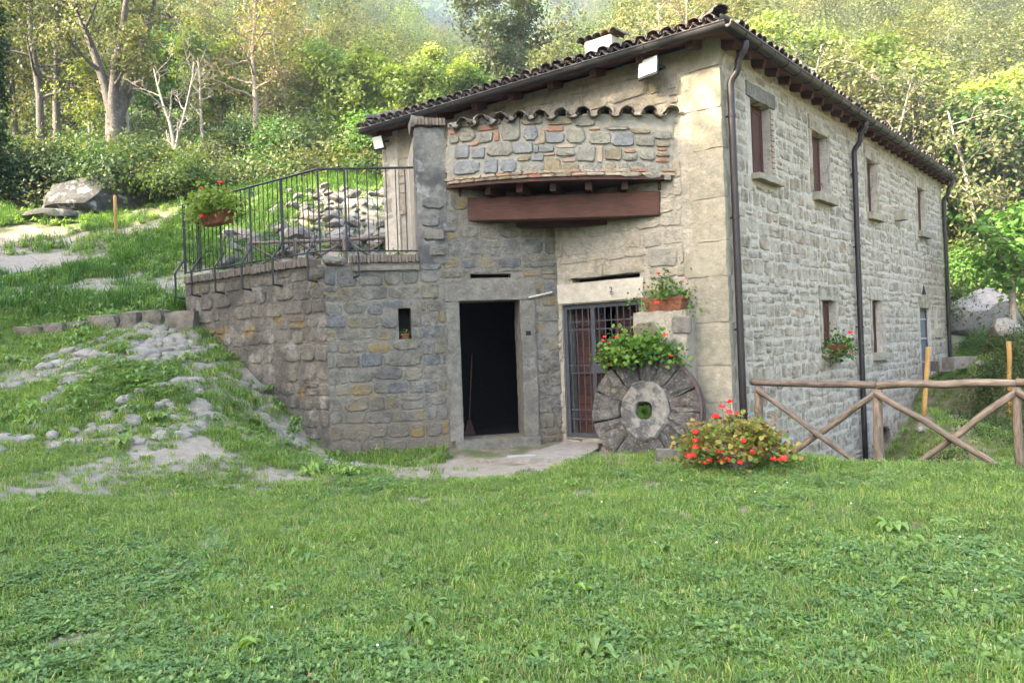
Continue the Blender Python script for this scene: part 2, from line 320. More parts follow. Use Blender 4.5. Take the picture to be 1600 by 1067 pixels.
prof = [(-300, [(26, 330), (40, 210), (60, 120), (120, -40), (200, -160)]),
        (0, [(26, 312), (34, 240), (50, 190), (80, 130), (120, 60), (200, -100), (400, -160)]),
        (300, [(26, 290), (34, 245), (50, 205), (80, 150), (120, 75), (200, -40), (400, -160)]),
        (520, [(26, 285), (34, 252), (50, 220), (80, 175), (120, 115), (200, 20), (400, -100)]),
        (640, [(26, 290), (34, 262), (50, 240), (80, 200), (120, 140), (170, 80), (230, 130), (400, 120), (700, -10), (1100, -30)]),
        (760, [(26, 310), (34, 280), (50, 258), (80, 225), (120, 190), (170, 150), (230, 175), (400, 130), (700, -10), (1100, -30)]),
        (880, [(26, 320), (34, 285), (50, 255), (80, 220), (120, 190), (200, 165), (400, 90), (700, -10), (1100, -30)]),
        (1050, [(26, 350), (34, 290), (50, 230), (80, 160), (120, 100), (200, 40), (400, -60), (800, -100)]),
        (1300, [(26, 430), (33, 370), (45, 290), (60, 215), (90, 110), (140, 10), (250, -120)]),
        (1600, [(26, 488), (32, 420), (45, 310), (70, 160), (110, 10), (200, -120)]),
        (2000, [(26, 500), (40, 400), (70, 230), (120, 80), (200, -60)])]
PA, PR, PZ = [], np.exp(np.linspace(math.log(24), math.log(1200), 40)), []
for px, L in prof:
    dirp = ray(px, 400); PA.append(math.atan2(dirp[0], dirp[1]))
    pts = []
    for d, y in L:
        p = ond(px, y, d); pts.append((math.log(math.hypot(p[0], p[1])), p[2]))
    pts.sort(); PZ.append(np.interp(np.log(PR), [a for a, b in pts], [b for a, b in pts]))
def addprof(deg, lst):
    PA.append(math.radians(deg)); PZ.append(np.interp(np.log(PR), [math.log(a) for a, b in lst], [b for a, b in lst]))
addprof(75, [(24, 3), (60, 16), (140, 60), (300, 90)]); addprof(120, [(24, 0), (80, 6), (200, 40), (500, 90)]); addprof(180, [(24, 0), (80, 3), (200, 20), (600, 60)])
addprof(-180, [(24, 0), (80, 3), (200, 20), (600, 60)]); addprof(-130, [(24, 3), (60, 8), (140, 24), (300, 60)]); addprof(-90, [(24, 6), (60, 14), (140, 40), (300, 90)]); addprof(-62, [(24, 6.5), (40, 12), (70, 26), (140, 70), (300, 150)])
o_ = np.argsort(PA); PA = np.array(PA)[o_]; PZ = np.array(PZ)[o_]
def far_z(X, Y):
    a = np.arctan2(X, Y); r = np.clip(np.hypot(X, Y), 24, 1199)
    j = np.clip(np.searchsorted(PA, a)-1, 0, len(PA)-2); t = np.clip((a-PA[j])/(PA[j+1]-PA[j]), 0, 1); t = t*t*(3-2*t)
    lr = (np.log(r)-math.log(24))/(math.log(1200)-math.log(24))*39; i = np.clip(lr.astype(int), 0, 38); f = lr-i
    z0 = PZ[j, i]*(1-f)+PZ[j, i+1]*f; z1 = PZ[j+1, i]*(1-f)+PZ[j+1, i+1]*f
    return z0*(1-t)+z1*t
for a in np.radians([-60, -40, -30, -20, -10, 0, 10, 20, 30, 42, 60, 100, 140, 180, -140, -100]):
    for r in (31, 40):
        X, Y = r*math.sin(a), r*math.cos(a); ctrl.append((X, Y, float(far_z(np.array([X]), np.array([Y]))[0])))
CT = np.array(ctrl); n_ = len(CT)
def _U(d2): return np.where(d2 > 1e-9, d2*np.log(np.maximum(d2, 1e-9)), 0)
d2 = ((CT[:, None, :2]-CT[None, :, :2])**2).sum(-1); K = _U(d2)+np.eye(n_)*.12
Am = np.zeros((n_+3, n_+3)); Am[:n_, :n_] = K; Am[:n_, n_] = 1; Am[:n_, n_+1:] = CT[:, :2]; Am[n_:, :n_] = Am[:n_, n_:].T
sol = np.linalg.solve(Am, np.r_[CT[:, 2], 0, 0, 0])
def hash2(ix, iy): 
    v = np.sin(ix*127.1+iy*311.7)*43758.5453; return v-np.floor(v)
def vnoise(X, Y, s):
    X = X/s; Y = Y/s; ix = np.floor(X); iy = np.floor(Y); fx = X-ix; fy = Y-iy; fx = fx*fx*(3-2*fx); fy = fy*fy*(3-2*fy)
    return (hash2(ix, iy)*(1-fx)+hash2(ix+1, iy)*fx)*(1-fy)+(hash2(ix, iy+1)*(1-fx)+hash2(ix+1, iy+1)*fx)*fy
def fb(X, Y, s): return vnoise(X, Y, s)*.55+vnoise(X+17, Y+5, s*.47)*.3+vnoise(X-9, Y+31, s*.21)*.15
def tz(X, Y, micro=True):
    X = np.atleast_1d(np.asarray(X, float)); Y = np.atleast_1d(np.asarray(Y, float)); out = np.zeros(len(X))
    for k in range(0, len(X), 40000):
        x, y = X[k:k+40000], Y[k:k+40000]; r = np.hypot(x, y)
        zn = _U((x[:, None]-CT[None, :, 0])**2+(y[:, None]-CT[None, :, 1])**2) @ sol[:n_] + sol[n_]+sol[n_+1]*x+sol[n_+2]*y
        t = np.clip((r-29)/9, 0, 1); t = t*t*(3-2*t); z = zn*(1-t)+far_z(x, y)*t
        if micro:
            z = z+(fb(x, y, .9)-.5)*.07*np.clip(r/6, .3, 1.5)+(fb(x+3, y, 7)-.5)*np.clip((r-14)/20, 0, 1.4)
            z = z+(fb(x+90, y+40, 40)-.5)*np.clip((r-50)/40, 0, 3)*3.0
            z = z+(fb(x+190, y+40, 160)-.5)*np.clip((r-250)/200, 0, 3)*28
        out[k:k+40000] = z
    return out
def tz1(x, y): return float(tz(x, y)[0])
def inside(poly, X, Y, grow=0.0):
    """signed: inside a convex polygon given anticlockwise"""
    r = np.ones(len(X), bool); n = len(poly)
    for i in range(n):
        a, b = np.array(poly[i][:2]), np.array(poly[(i+1) % n][:2]); e = b-a; nn = np.array([-e[1], e[0]])/np.linalg.norm(e)
        r &= ((X-a[0])*nn[0]+(Y-a[1])*nn[1]) > -grow
    return r
Q1 = P0+FW*Lv; Q2 = Q1+SL_*Rv; Q3 = P0+SL_*Rv
TLEN = 4.0; T1 = C0+TLEN*Lv; T2 = T1-2.4*Nv
HOUSE_POLY = [P0, Q3, Q2, Q1]; ANX_POLY = [C0, I0, P0+(6.8)*Lv-.3*Nv, T2, T1]
def built(X, Y, grow=0): return inside(HOUSE_POLY, X, Y, grow) | inside([C0, I0, I0-1.*Nv, T2, T1], X, Y, grow)

# where the lawn is worn: before the door, along the stony path, bare patches
bare_spots = [(*onz(px, py, z)[:2], r, a) for px, py, z, r, a in ((590, 728, 0, 1.0, .95), (545, 724, 0, .6, .9), (660, 738, 0, .6, .9), (740, 738, 0, .55, .9), (820, 728, 0, .6, .9), (680, 724, 0, .85, 1), (760, 720, 0, .85, 1), (850, 713, 0, .8, 1), (925, 703, 0, .6, .95), (990, 712, 0, .35, .6), (570, 722, 0, .45, .9), (215, 735, .15, .5, .75), (300, 745, .12, .45, .7), (120, 745, .3, .5, .5), (620, 910, 0, .22, .6), (1000, 1030, 0, .3, .55), (1090, 1050, 0, .25, .5), (400, 770, .05, .35, .5))]
PTHa, PTHb = C0+Nv*.9, C0+Lv*4.6+Nv*1.6
def cover(X, Y):
    """how thickly the ground is grown over, 0..1"""
    r = np.hypot(X, Y); c = np.clip(1.25-(np.clip(fb(X, Y, 1.3)-.50, 0, 1)*3.2), .05, 1); c = np.where(fb(X+50, Y, .6) > .63, c*.35, c)
    c = np.maximum(c, np.clip(.75-(Y-3)*.06, 0, .75)*(X > -1.5)*.8)
    for x, y, q, a in bare_spots: c = c*(1-a*np.exp(-(((X-x)**2+(Y-y)**2)/q**2)**1.5))
    e = (PTHb-PTHa)[:2]; le = np.linalg.norm(e); e = e/le; s = (X-PTHa[0])*e[0]+(Y-PTHa[1])*e[1]; o = (X-PTHa[0])*(-e[1])+(Y-PTHa[1])*e[0]
    pth = np.exp(-(((o-.5)/2.3)**2)**2)*np.clip((s+1.2)/1.0, 0, 1)*np.clip((le+.3-s)/.6, 0, 1); c = c*(1-.96*pth*np.clip(fb(X, Y, .55)*4.2-1.32, 0, 1))
    up_ = np.clip((Y-13.6)/1.5, 0, 1)*(X < -2); c = c*(1-up_*np.clip((fb(X+7, Y, 2.6)-.41)*5, 0, .95))
    return c
az = np.radians(np.r_[np.linspace(-180, -48, 46)[:-1], np.linspace(-48, 46, 330), np.linspace(46, 180, 46)[1:]])
rr = np.r_[np.array([.05, .6, 1.2, 1.8, 2.3]), np.exp(np.linspace(math.log(2.7), math.log(40), 215)), np.exp(np.linspace(math.log(40), math.log(1500), 95))[1:]]
A_, Rr_ = np.meshgrid(az, rr); GX = (Rr_*np.sin(A_)).ravel(); GY = (Rr_*np.cos(A_)).ravel(); GZ = tz(GX, GY)
ins = built(GX, GY, -.22); GZ[ins] = np.minimum(GZ[ins], -.55)
na, nr = len(az), len(rr); ii, jj = np.meshgrid(np.arange(nr-1), np.arange(na-1), indexing='ij')
a0 = (ii*na+jj).ravel(); FQ = np.stack([a0, a0+1, a0+na+1, a0+na], 1)[:, ::-1]
g = G('ground_soil')
zc = g.ramp(g.noise(1.1, 6, .62), [(.38, (.10, .078, .052)), (.52, (.165, .132, .098)), (.66, (.215, .18, .14))])
zc = g.mix(g.ramp(g.noise(2.7, 6, .65), [(.42, .85), (.6, 0)]), zc, (.055, .085, .02))
zc = g.mix(g.ramp(g.n('VectorMath', {0: g.pos()}, operation='LENGTH').outputs['Value'], [(0, 0), (1, 0)]), zc, zc)
wr_ = g.n('Attribute', attribute_name='worn').outputs['Fac']
zc = g.mix(g.math('MULTIPLY', g.ramp(g.math('ADD', wr_, g.math('MULTIPLY', g.math('SUBTRACT', g.noise(6, 5, .65), .5), .5)), [(.35, 0), (.7, 1)]), .9), zc, g.ramp(g.noise(9, 6, .7), [(.3, (.17, .14, .108)), (.55, (.235, .203, .162)), (.75, (.29, .258, .215))]))
dist = g.n('VectorMath', {0: g.pos()}, operation='LENGTH').outputs['Value']
ff = g.n('MapRange', {0: dist, 1: 24.0, 2: 34.0}).outputs[0]
wood = g.ramp(g.noise(.35, 6, .65), [(.35, (.045, .055, .018)), (.6, (.10, .10, .04)), (.75, (.19, .16, .085))])
zc = g.mix(ff, zc, wood)
nz = g.n('SeparateXYZ', {0: g.n('NewGeometry').outputs['Normal']}).outputs[2]
cliff = g.ramp(g.noise(.045, 6, .6), [(.57, 0), (.63, 1)])
cl = g.math('MULTIPLY', cliff, g.n('MapRange', {0: dist, 1: 80.0, 2: 130.0}).outputs[0])
zc = g.mix(cl, zc, g.ramp(g.noise(.25, 6, .7), [(.3, (.18, .17, .16)), (.7, (.36, .34, .32))]))
M['ground'] = g.done(zc, .95, g.bump(g.noise(30, 6, .65), .03))
gme = np_mesh('ground', np.stack([GX, GY, GZ], 1), FQ, M['ground'], smooth=True)
ga = gme.attributes.new('worn', 'FLOAT', 'POINT'); ga.data.foreach_set('value', np.where((np.hypot(GX, GY) < 27) & (GX < 3), np.clip(1-cover(GX, GY), 0, 1), 0).astype(np.float32))
ground = put('ground', gme); ground['kind'] = 'structure'

# sky reaches the horizon through the world; haze fills the valley
hz = MB().box(-420, 420, -260, 900, -3, 430)
g = G('haze_air'); g.t.nodes.remove(g.b); pv = g.n('VolumePrincipled', {'Color': (.72, .84, 1.0), 'Density': .00045, 'Anisotropy': .1})
g.t.links.new(pv.outputs[0], g.out.inputs['Volume']); M['haze'] = g.m
HAZE = True
# ------------------------------------------------------------------ stone laying
def stone_proto(seed, mat, name='stone'):
    r = random.Random(seed); ring = []
    c = .10+.10*r.random()
    base = [(-.5+c, -.5), (0+r.uniform(-.15, .15), -.5), (.5-c, -.5), (.5, -.5+c*1.2), (.5, .5-c*1.2), (.5-c, .5), (r.uniform(-.15, .15), .5), (-.5+c, .5), (-.5, .5-c*1.2), (-.5, -.5+c*1.2)]
    pts = [(x+r.uniform(-.035, .035), z+r.uniform(-.05, .05)) for x, z in base]
    V = []; n = len(pts)
    for s, y in ((1.02, .6), (.985, -.55), (.89, -1.0)):
        for x, z in pts: V.append((x*s+(r.uniform(-.02, .02) if s < 1 else 0), y+(r.uniform(-.25, .2) if s < 1 else 0), z*s))
    V.append((r.uniform(-.2, .2), -1.04+r.uniform(-.3, .15), r.uniform(-.2, .2)))
    Fc = []
    for k in range(2):
        for j in range(n): Fc.append((k*n+j, k*n+(j+1) % n, (k+1)*n+(j+1) % n, (k+1)*n+j))
    for j in range(n): Fc.append((2*n+j, 2*n+(j+1) % n, 3*n))
    mb = MB(); mb.add(V, Fc); me = mb.mesh(name, mat, True); me.set_sharp_from_angle(angle=math.radians(30)); return me
_pc = {}
def protos(mat, name='stone', k=10):
    key = (mat.name, name)
    if key not in _pc: _pc[key] = [stone_proto(100+i, mat, name) for i in range(k)]
    return _pc[key]
def lay(rng, x0, x1, z0, z1, holes=(), hr=(.15, .26), wr=(.2, .5), gap=.03, split=.12, wob=.012):
    """courses of stones as (x, z, w, h); stones are cut back at the holes"""
    out = []; z = z0
    while z < z1-.06:
        h = rng.uniform(*hr)
        if z1-(z+h) < hr[0]*.7: h = z1-z
        x = x0-rng.uniform(0, wr[0])
        while x < x1-.02:
            wd = rng.uniform(*wr)*(.8+.4*rng.random())
            if x1-(x+wd) < wr[0]*.6: wd = x1-x
            cells = [(x, z, x+wd, z+h)]
            if rng.random() < split and h > .17: 
                k = rng.uniform(.4, .6); cells = [(x, z, x+wd, z+h*k), (x, z+h*k, x+wd, z+h)]
            for a, b, c, d in cells:
                a = max(a, x0); ok = True
                for hx0, hx1, hz0, hz1 in holes:
                    ox = min(c, hx1)-max(a, hx0); oz = min(d, hz1)-max(b, hz0)
                    if ox <= 0 or oz <= 0: continue
                    cuts = [(c-hx0, 'c', hx0), (hx1-a, 'a', hx1), (d-hz0, 'd', hz0), (hz1-b, 'b', hz1)]
                    amt, wh, val = min(cuts)
                    if wh == 'c': c = val
                    elif wh == 'a': a = val
                    elif wh == 'd': d = val
                    else: b = val
                if c-a < .07 or d-b < .055: continue
                out.append(((a+c)/2, (b+d)/2+rng.uniform(-wob, wob), c-a-gap*rng.uniform(.6, 1.3), d-b-gap*rng.uniform(.6, 1.2)))
            x += wd
        z += h
    return out
class Laid:
    """collects stones of one thing, keeps the ones that show largest as parts and joins the rest"""
    def __init__(s): s.items = []
    def add(s, wall, mat, lst, prot=(.018, .04), yoff=0.0, rng=R_, name='stone', curve=None):
        for x, z, w, h in lst: s.items.append([wall, mat, x, z, max(w, .04), max(h, .03), rng.uniform(*prot), yoff, name, rng.randrange(10), rng.uniform(-.03, .03), rng.random() < .5, rng.random(), curve])
    def finish(s, limit=300, ground_test=True):
        bpy.context.view_layer.update()
        sc_ = []
        for it in s.items:
            wall = it[0]; p = wall.matrix_world @ Vector((it[2], 0, it[3]))
            if ground_test and p.z+it[5]*.4 < tz1(p.x, p.y)-.02: sc_.append(-1); continue
            d = (p-cam.matrix_world.translation); nn = (wall.matrix_world.to_3x3() @ Vector((0, -1, 0))).normalized()
            sc_.append(it[4]*it[5]/d.length**2*max(.02, -d.normalized().dot(nn)))
        order = sorted(range(len(s.items)), key=lambda i: -sc_[i]); rest = {}
        cnt = 0
        for i in order:
            if sc_[i] < 0: continue
            wall, mat, x, z, w, h, pr, yo, name, k, rot, fl, rv, curve = s.items[i]
            y, a = (yo, 0.0)
            if curve: x, y, a = curve(x); y += yo
            if cnt < limit:
                put(name, protos(mat, name)[k], wall, (x, y, z), (0, rot+(math.pi if fl else 0), a) if not fl else (0, rot+math.pi, a), (w, pr, h)); cnt += 1
            else: rest.setdefault((wall.name, mat.name, name), []).append((wall, mat, x, y, z, w, h, pr, k, rot, fl, rv, a))
        for (wn_, mn_, name), L in rest.items():
            V, F3, F4, r3, r4 = [], [], [], [], []
            me_ = [([np.array(v.co) for v in p.vertices], [tuple(f.vertices) for f in p.polygons]) for p in protos(L[0][1], name)]
            me_ = [(np.array(a), b) for a, b in me_]; off = 0; Vs = []; Fs = []; At = []
            for wall, mat, x, y, z, w, h, pr, k, rot, fl, rv, a in L:
                v, f = me_[k]; q = v*np.array([w, pr, h]); t = rot+(math.pi if fl else 0); ct, st = math.cos(t), math.sin(t)
                q = np.stack([q[:, 0]*ct+q[:, 2]*st, q[:, 1], -q[:, 0]*st+q[:, 2]*ct], 1)+np.array([x, y, z])
                Vs.append(q); Fs += [tuple(i+off for i in ff_) for ff_ in f]; At += [rv]*len(f); off += len(v)
            me = bpy.data.meshes.new('stonework'); me.from_pydata(np.concatenate(Vs).tolist(), [], Fs); me.materials.append(L[0][1])
            at = me.attributes.new('rnd', 'FLOAT', 'FACE'); at.data.foreach_set('value', At); me.polygons.foreach_set('use_smooth', [True]*len(Fs)); me.update()
            o = put('stonework', me, L[0][0]); o['kind'] = 'stuff'

def wall_mb(x0, x1, z0, z1, holes=(), t=.45, cell=None):
    """wall with rectangular holes, front at y=0, back at y=t, with reveals"""
    xs = sorted({x0, x1} | {h[0] for h in holes} | {h[1] for h in holes}); zs = sorted({z0, z1} | {h[2] for h in holes} | {h[3] for h in holes})
    xs = [v for v in xs if x0 <= v <= x1]; zs = [v for v in zs if z0 <= v <= z1]; mb = MB()
    def solid(i, j):
        cx, cz_ = (xs[i]+xs[i+1])/2, (zs[j]+zs[j+1])/2
        return not any(h[0] < cx < h[1] and h[2] < cz_ < h[3] for h in holes)
    nx, nz_ = len(xs)-1, len(zs)-1
    V = []; idx = {}
    def vid(i, j, k):
        if (i, j, k) not in idx: idx[(i, j, k)] = len(V); V.append((xs[i], k*t, zs[j]))
        return idx[(i, j, k)]
    Fc = []
    for i in range(nx):
        for j in range(nz_):
            if not solid(i, j): continue
            Fc.append((vid(i, j, 0), vid(i+1, j, 0), vid(i+1, j+1, 0), vid(i, j+1, 0)))
            Fc.append((vid(i, j+1, 1), vid(i+1, j+1, 1), vid(i+1, j, 1), vid(i, j, 1)))
            for di, dj, e in ((-1, 0, ((i, j), (i, j+1))), (1, 0, ((i+1, j+1), (i+1, j))), (0, -1, ((i+1, j), (i, j))), (0, 1, ((i, j+1), (i+1, j+1)))):
                a, b = i+di, j+dj
                if not (0 <= a < nx and 0 <= b < nz_) or not solid(a, b):
                    (p, q), (r, s_) = e; Fc.append((vid(p, q, 1), vid(p, q, 0), vid(r, s_, 0), vid(r, s_, 1))[::-1] if 0 else (vid(p, q, 0), vid(p, q, 1), vid(r, s_, 1), vid(r, s_, 0)))
    return mb.add(V, Fc)
def block(name, mat, parent, x0, x1, z0, z1, y0, y1, bev=.012):
    return MB().box(x0, x1, y0, y1, z0, z1, bev=bev).build(name, mat, parent)
def rough_block(name, mat, parent, x0, x1, z0, z1, y0, y1, seed=0, amp=.012, nx=None, bev=.012):
    """dressed block whose faces and arrises wander a little"""
    r = random.Random(seed); nx = nx or max(2, int((x1-x0)/.12)); nz_ = max(2, int((z1-z0)/.12)); ny = 2; V = []; Fc = []; key = {}
    def P(i, j, k):
        if (i, j, k) in key: return key[(i, j, k)]
        x = x0+(x1-x0)*i/nx; z = z0+(z1-z0)*j/nz_; y = y0+(y1-y0)*k/ny
        ex, ez, ey = i in (0, nx), j in (0, nz_), k == 0
        sx = (1 if i == 0 else -1) if ex else 0; sz = (1 if j == 0 else -1) if ez else 0
        if ex+ez+ey >= 2:
            if ex: x += sx*bev*.6*r.uniform(.4, 1.5)
            if ez: z += sz*bev*.6*r.uniform(.4, 1.5)
            if ey: y += bev*.6*r.uniform(.4, 1.4)
        if ex: x += r.uniform(-amp, amp)*.6
        if ez: z += r.uniform(-amp, amp)*.6
        if ey: y += r.uniform(-amp, amp)*.7
        key[(i, j, k)] = len(V); V.append((x, y, z)); return key[(i, j, k)]
    for i in range(nx):
        for j in range(nz_):
            Fc.append((P(i, j, 0), P(i+1, j, 0), P(i+1, j+1, 0), P(i, j+1, 0))); Fc.append((P(i, j, ny), P(i, j+1, ny), P(i+1, j+1, ny), P(i+1, j, ny)))
    for k in range(ny):
        for i in range(nx):
            Fc.append((P(i, 0, k), P(i, 0, k+1), P(i+1, 0, k+1), P(i+1, 0, k))); Fc.append((P(i, nz_, k), P(i+1, nz_, k), P(i+1, nz_, k+1), P(i, nz_, k+1)))
        for j in range(nz_):
            Fc.append((P(0, j, k), P(0, j+1, k), P(0, j+1, k+1), P(0, j, k+1))); Fc.append((P(nx, j, k), P(nx, j, k+1), P(nx, j+1, k+1), P(nx, j+1, k)))
    me = MB().add(V, Fc).mesh(name, mat, True); me.set_sharp_from_angle(angle=math.radians(38)); return put(name, me, parent)

# ------------------------------------------------------------------ the house
ra = math.atan2(Xv[1], Xv[0])
house = thing('stone_house', 'long two storey pale stone house with tiled roof, brown gutters and narrow windows', 'house', P0, ra)
hl = Laid()
WZ = 5.82
# side wall: x runs along the house away from the camera
side_holes = [(1.03, 1.77, 4.07, 5.22), (3.65, 4.43, 4.13, 5.24), (6.9, 7.6, 4.13, 5.26), (11.2, 11.94, 4.13, 5.24),
              (3.84, 4.56, 1.32, 2.20), (6.9, 7.56, 1.14, 2.26), (11.02, 11.98, .22, 2.15), (12.62, 12.86, 1.62, 2.20), (6.65, 7.95, -1.8, -.34)]
swm = wall_mb(.0, SL_, -2.2, WZ, side_holes)
sw = swm.build('side_wall', M['side_mortar'], house, loc=(0, 0, 0), rz=math.pi/2)
arch_trim = []
fl_, fa_ = frame(house, P0, -Lv)
# front wall: x = -l (l metres from the corner towards the far left)
GL, GR, GB, GT = -2.80, -1.36, .06, 2.22
front_holes = [(GL, GR, GB, GT), (-2.58, -1.36, 2.565, 2.635), (-5.4, -2.95, .0, 2.5)]
fw = wall_mb(-FW, -.0, -.6, WZ, front_holes).build('front_wall', M['front_mortar'], house, loc=fl_, rz=fa_)
# unseen back and left walls close the building
fl2, fa2 = frame(house, Q1, -Rv)
MB().box(-SL_, 0, 0, .45, -.6, WZ).build('left_wall', M['side_mortar'], house, loc=fl2, rz=fa2)
fl3, fa3 = frame(house, Q2, -(Q2-Q3)/np.linalg.norm(Q2-Q3))
MB().box(.46, FW-.46, 0, .45, -.6, WZ).build('back_wall', M['side_mortar'], house, loc=fl3, rz=fa3)
# quoins on the corner
zq = -.05; k = 0
rq = random.Random(5)
for h in (.72, .52, .62, .66, .50, .62, .70, .58, .58, .42):
    wq = (.42 if k % 2 else .56)+rq.uniform(-.05, .08)
    rough_block('quoin', M['quoin'], fw, -wq, .016, zq+.004, zq+h-.004, -.018, .30, seed=k, amp=.014, bev=.008)
    zq += h; k += 1
wq_hole = (-.62, .1, -.6, 5.8)
# lintels, jambs and the buttress on the front
lintel = rough_block('lintel', M['lintel_light'], fw, -2.86, -1.30, 2.235, 2.565, -.03, .3, seed=21, amp=.008)
rough_block('slot_stone', M['front_stone'], fw, -2.66, -2.0, 2.63, 2.86, -.03, .2, seed=22, amp=.02)
rough_block('slot_stone', M['front_stone'], fw, -1.98, -1.28, 2.64, 2.87, -.03, .2, seed=23, amp=.02)
fc = bpy.data.curves.new('house_number', 'FONT'); fc.body = '2'; fc.size = .13; fc.extrude = .001; fc.align_x = 'CENTER'; fc.materials.append(M['ink'])
_t = bpy.data.objects.new('house_number', fc); col.objects.link(_t); _dg = bpy.context.evaluated_depsgraph_get(); _nm = bpy.data.meshes.new_from_object(_t.evaluated_get(_dg)); bpy.data.objects.remove(_t)
put('house_number', _nm, fw, (-1.84, -.052, 2.36), (math.pi/2, 0, 0))
MB().box(-1.875, -1.80, -.049, -.046, 2.335, 2.342).build('number_dash', M['ink'], fw)
rough_block('buttress', M['front_mortar'], fw, -1.34, -.50, -.2, 2.02, -.33, .1, seed=24, amp=.02)
rB = random.Random(3)
for a in [(-1.33, 1.72, .40, .28), (-.9, 1.45, .26, .3), (-1.2, 1.30, .3, .2), (-.72, 1.8, .3, .24), (-.75, .95, .28, .32), (-1.15, .85, .36, .3)]:
    put('stone', protos(M['annex_stone'])[rB.randrange(10)], fw, (a[0]+a[2]/2, -.335, a[1]), (0, 0, 0), (a[2], .02, a[3]))
holes = front_holes+[(-2.87, -1.29, 2.2, 2.88), wq_hole, (-1.36, -.48, -.6, 2.03), (-9, -2.9, -.6, 4.15)]
hl.add(fw, M['front_stone'], lay(random.Random(31), -FW, 0, -.05, WZ, holes, (.17, .33), (.28, .62), .035, .14, .02), (.008, .026))
# side wall windows, lintels and sills
def window(parent, x0, x1, z0, z1, mat, depth=.27, bars=1, name='window', shutter=True):
    wd = .06; fr = MB()
    fr.box(x0, x0+wd, depth, depth+.07, z0, z1).box(x1-wd, x1, depth, depth+.07, z0, z1).box(x0+wd, x1-wd, depth, depth+.07, z1-wd, z1).box(x0+wd, x1-wd, depth, depth+.07, z0, z0+wd)
    f = fr.build(name, mat, parent)
    xm = (x0+x1)/2
    for a, b in ((x0+wd+.004, xm-.004), (xm+.004, x1-wd-.004)):
        s = MB(); q = .045
        s.box(a, a+q, depth-.012, depth+.04, z0+wd, z1-wd).box(b-q, b, depth-.012, depth+.04, z0+wd, z1-wd).box(a+q, b-q, depth-.012, depth+.04, z0+wd, z0+wd+q).box(a+q, b-q, depth-.012, depth+.04, z1-wd-q, z1-wd)
        s.build('sash', mat, f)
        MB().box(a+q, b-q, depth+.012, depth+.02, z0+wd+q, z1-wd-q).build('panel', M['dark_wood'], f)
        for b_ in range(3): xx_ = a+q+(b-a-2*q)*(b_+.5)/3; MB().box(xx_-.038, xx_+.038, depth-.004, depth+.0118, z0+wd+q+.003, z1-wd-q-.003, bev=.004).build('board', mat, f)
    return f
for i, (x0, x1, z0, z1) in enumerate(side_holes[:6]):
    f = window(sw, x0, x1, z0, z1, M['red_wood'], (.13, .13, .12, .09, .12, .11)[i])
    top = rough_block('lintel', M['jamb' if i == 0 else 'side_stone'], sw, x0-.16, x1+.18, z1, z1+(.26 if i else .24), -.03, .28, seed=40+i, amp=.012)
    rough_block('sill', M['quoin'], sw, x0-.06, x1+.20, z0-(.16 if i else .10), z0, -.13, .28, seed=60+i, amp=.012)
    if i: rough_block('jamb', M['side_stone'], sw, x1+.002, x1+.15, z0, z1, -.022, .2, seed=70+i, amp=.006); rough_block('jamb', M['side_stone'], sw, x0-.14, x0-.002, z0, z1, -.022, .2, seed=75+i, amp=.006)
    else:
        for b in range(13): MB().box(x1+.003, x1+.10+.03*(b % 2), -.022, .2, z0+.02+b*.087, z0+.09+b*.087, bev=.006).build('brick', M['p_stone']['p'], sw)
# far door with a grey screen, slit, vent and jutting stone
x0, x1, z0, z1 = side_holes[6]
fd = MB().box(x0, x0+.06, .05, .10, z0, z1).box(x1-.06, x1, .05, .10, z0, z1).box(x0+.06, x1-.06, .05, .10, z1-.06, z1).build('door', M['gate_iron'], sw)
MB().box(x0+.06, x1-.06, .085, .11, z0, z1-.06).build('screen', M['screen'], fd)
for z in (.75, 1.35, 1.85): MB().box(x0+.06, x1-.06, .06, .084, z, z+.035).build('rail', M['white_cable'], fd)
rough_block('lintel', M['side_stone'], sw, x0-.12, x1+.14, z1, z1+.3, -.025, .28, seed=81)
MB().box(12.62, 12.86, .09, .14, 1.62, 2.2).build('slit_pane', M['glass'], sw)
rough_block('sill', M['quoin'], sw, 12.55, 12.98, 1.36, 1.62, -.10, .2, seed=82)
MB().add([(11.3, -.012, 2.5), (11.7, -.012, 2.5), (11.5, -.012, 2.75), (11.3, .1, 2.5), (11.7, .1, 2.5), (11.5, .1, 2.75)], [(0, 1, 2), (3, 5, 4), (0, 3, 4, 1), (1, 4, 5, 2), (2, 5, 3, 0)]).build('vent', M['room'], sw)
rough_block('jutting_stone', M['quoin'], sw, 9.02, 9.32, 4.16, 4.40, -.22, .1, seed=83)
# mill race arch: ring of voussoirs round the hole
for k in range(11):
    a = math.pi*(k+.5)/11; cx, czz, rad = 7.3, -1.05, .62
    o = put('arch_stone', protos(M['side_stone'], 'arch_stone')[k % 10], sw, (cx+math.cos(a)*(rad+.10), -.01, czz+math.sin(a)*(rad+.10)), (0, -a+math.pi/2, 0), (.19, .05, .26))
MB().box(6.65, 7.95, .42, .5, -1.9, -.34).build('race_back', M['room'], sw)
for sx in (-1, 1):      # stone spandrels that round the hole off
    pts = [(7.3+sx*.65, -.34)]+[(7.3+sx*math.cos(a)*.60, -1.05+math.sin(a)*.70) for a in np.linspace(0, math.pi/2, 8)]
    V = [(p[0], -.006, p[1]) for p in pts]+[(p[0], .3, p[1]) for p in pts]; n = len(pts)
    MB().add(V, [tuple(range(n)), tuple(range(2*n-1, n-1, -1))]+[(i, (i+1) % n, n+(i+1) % n, n+i) for i in range(n)]).build('spandrel', M['side_mortar'], sw)
sh = list(side_holes)+[(a-.17, b+.19, c-.18, d+.27) for a, b, c, d in side_holes[:7]]+[(12.5, 13.0, 1.34, 2.22), (0, .22, -3, 6)]+[(6.4, 8.2, -2, -.1)]
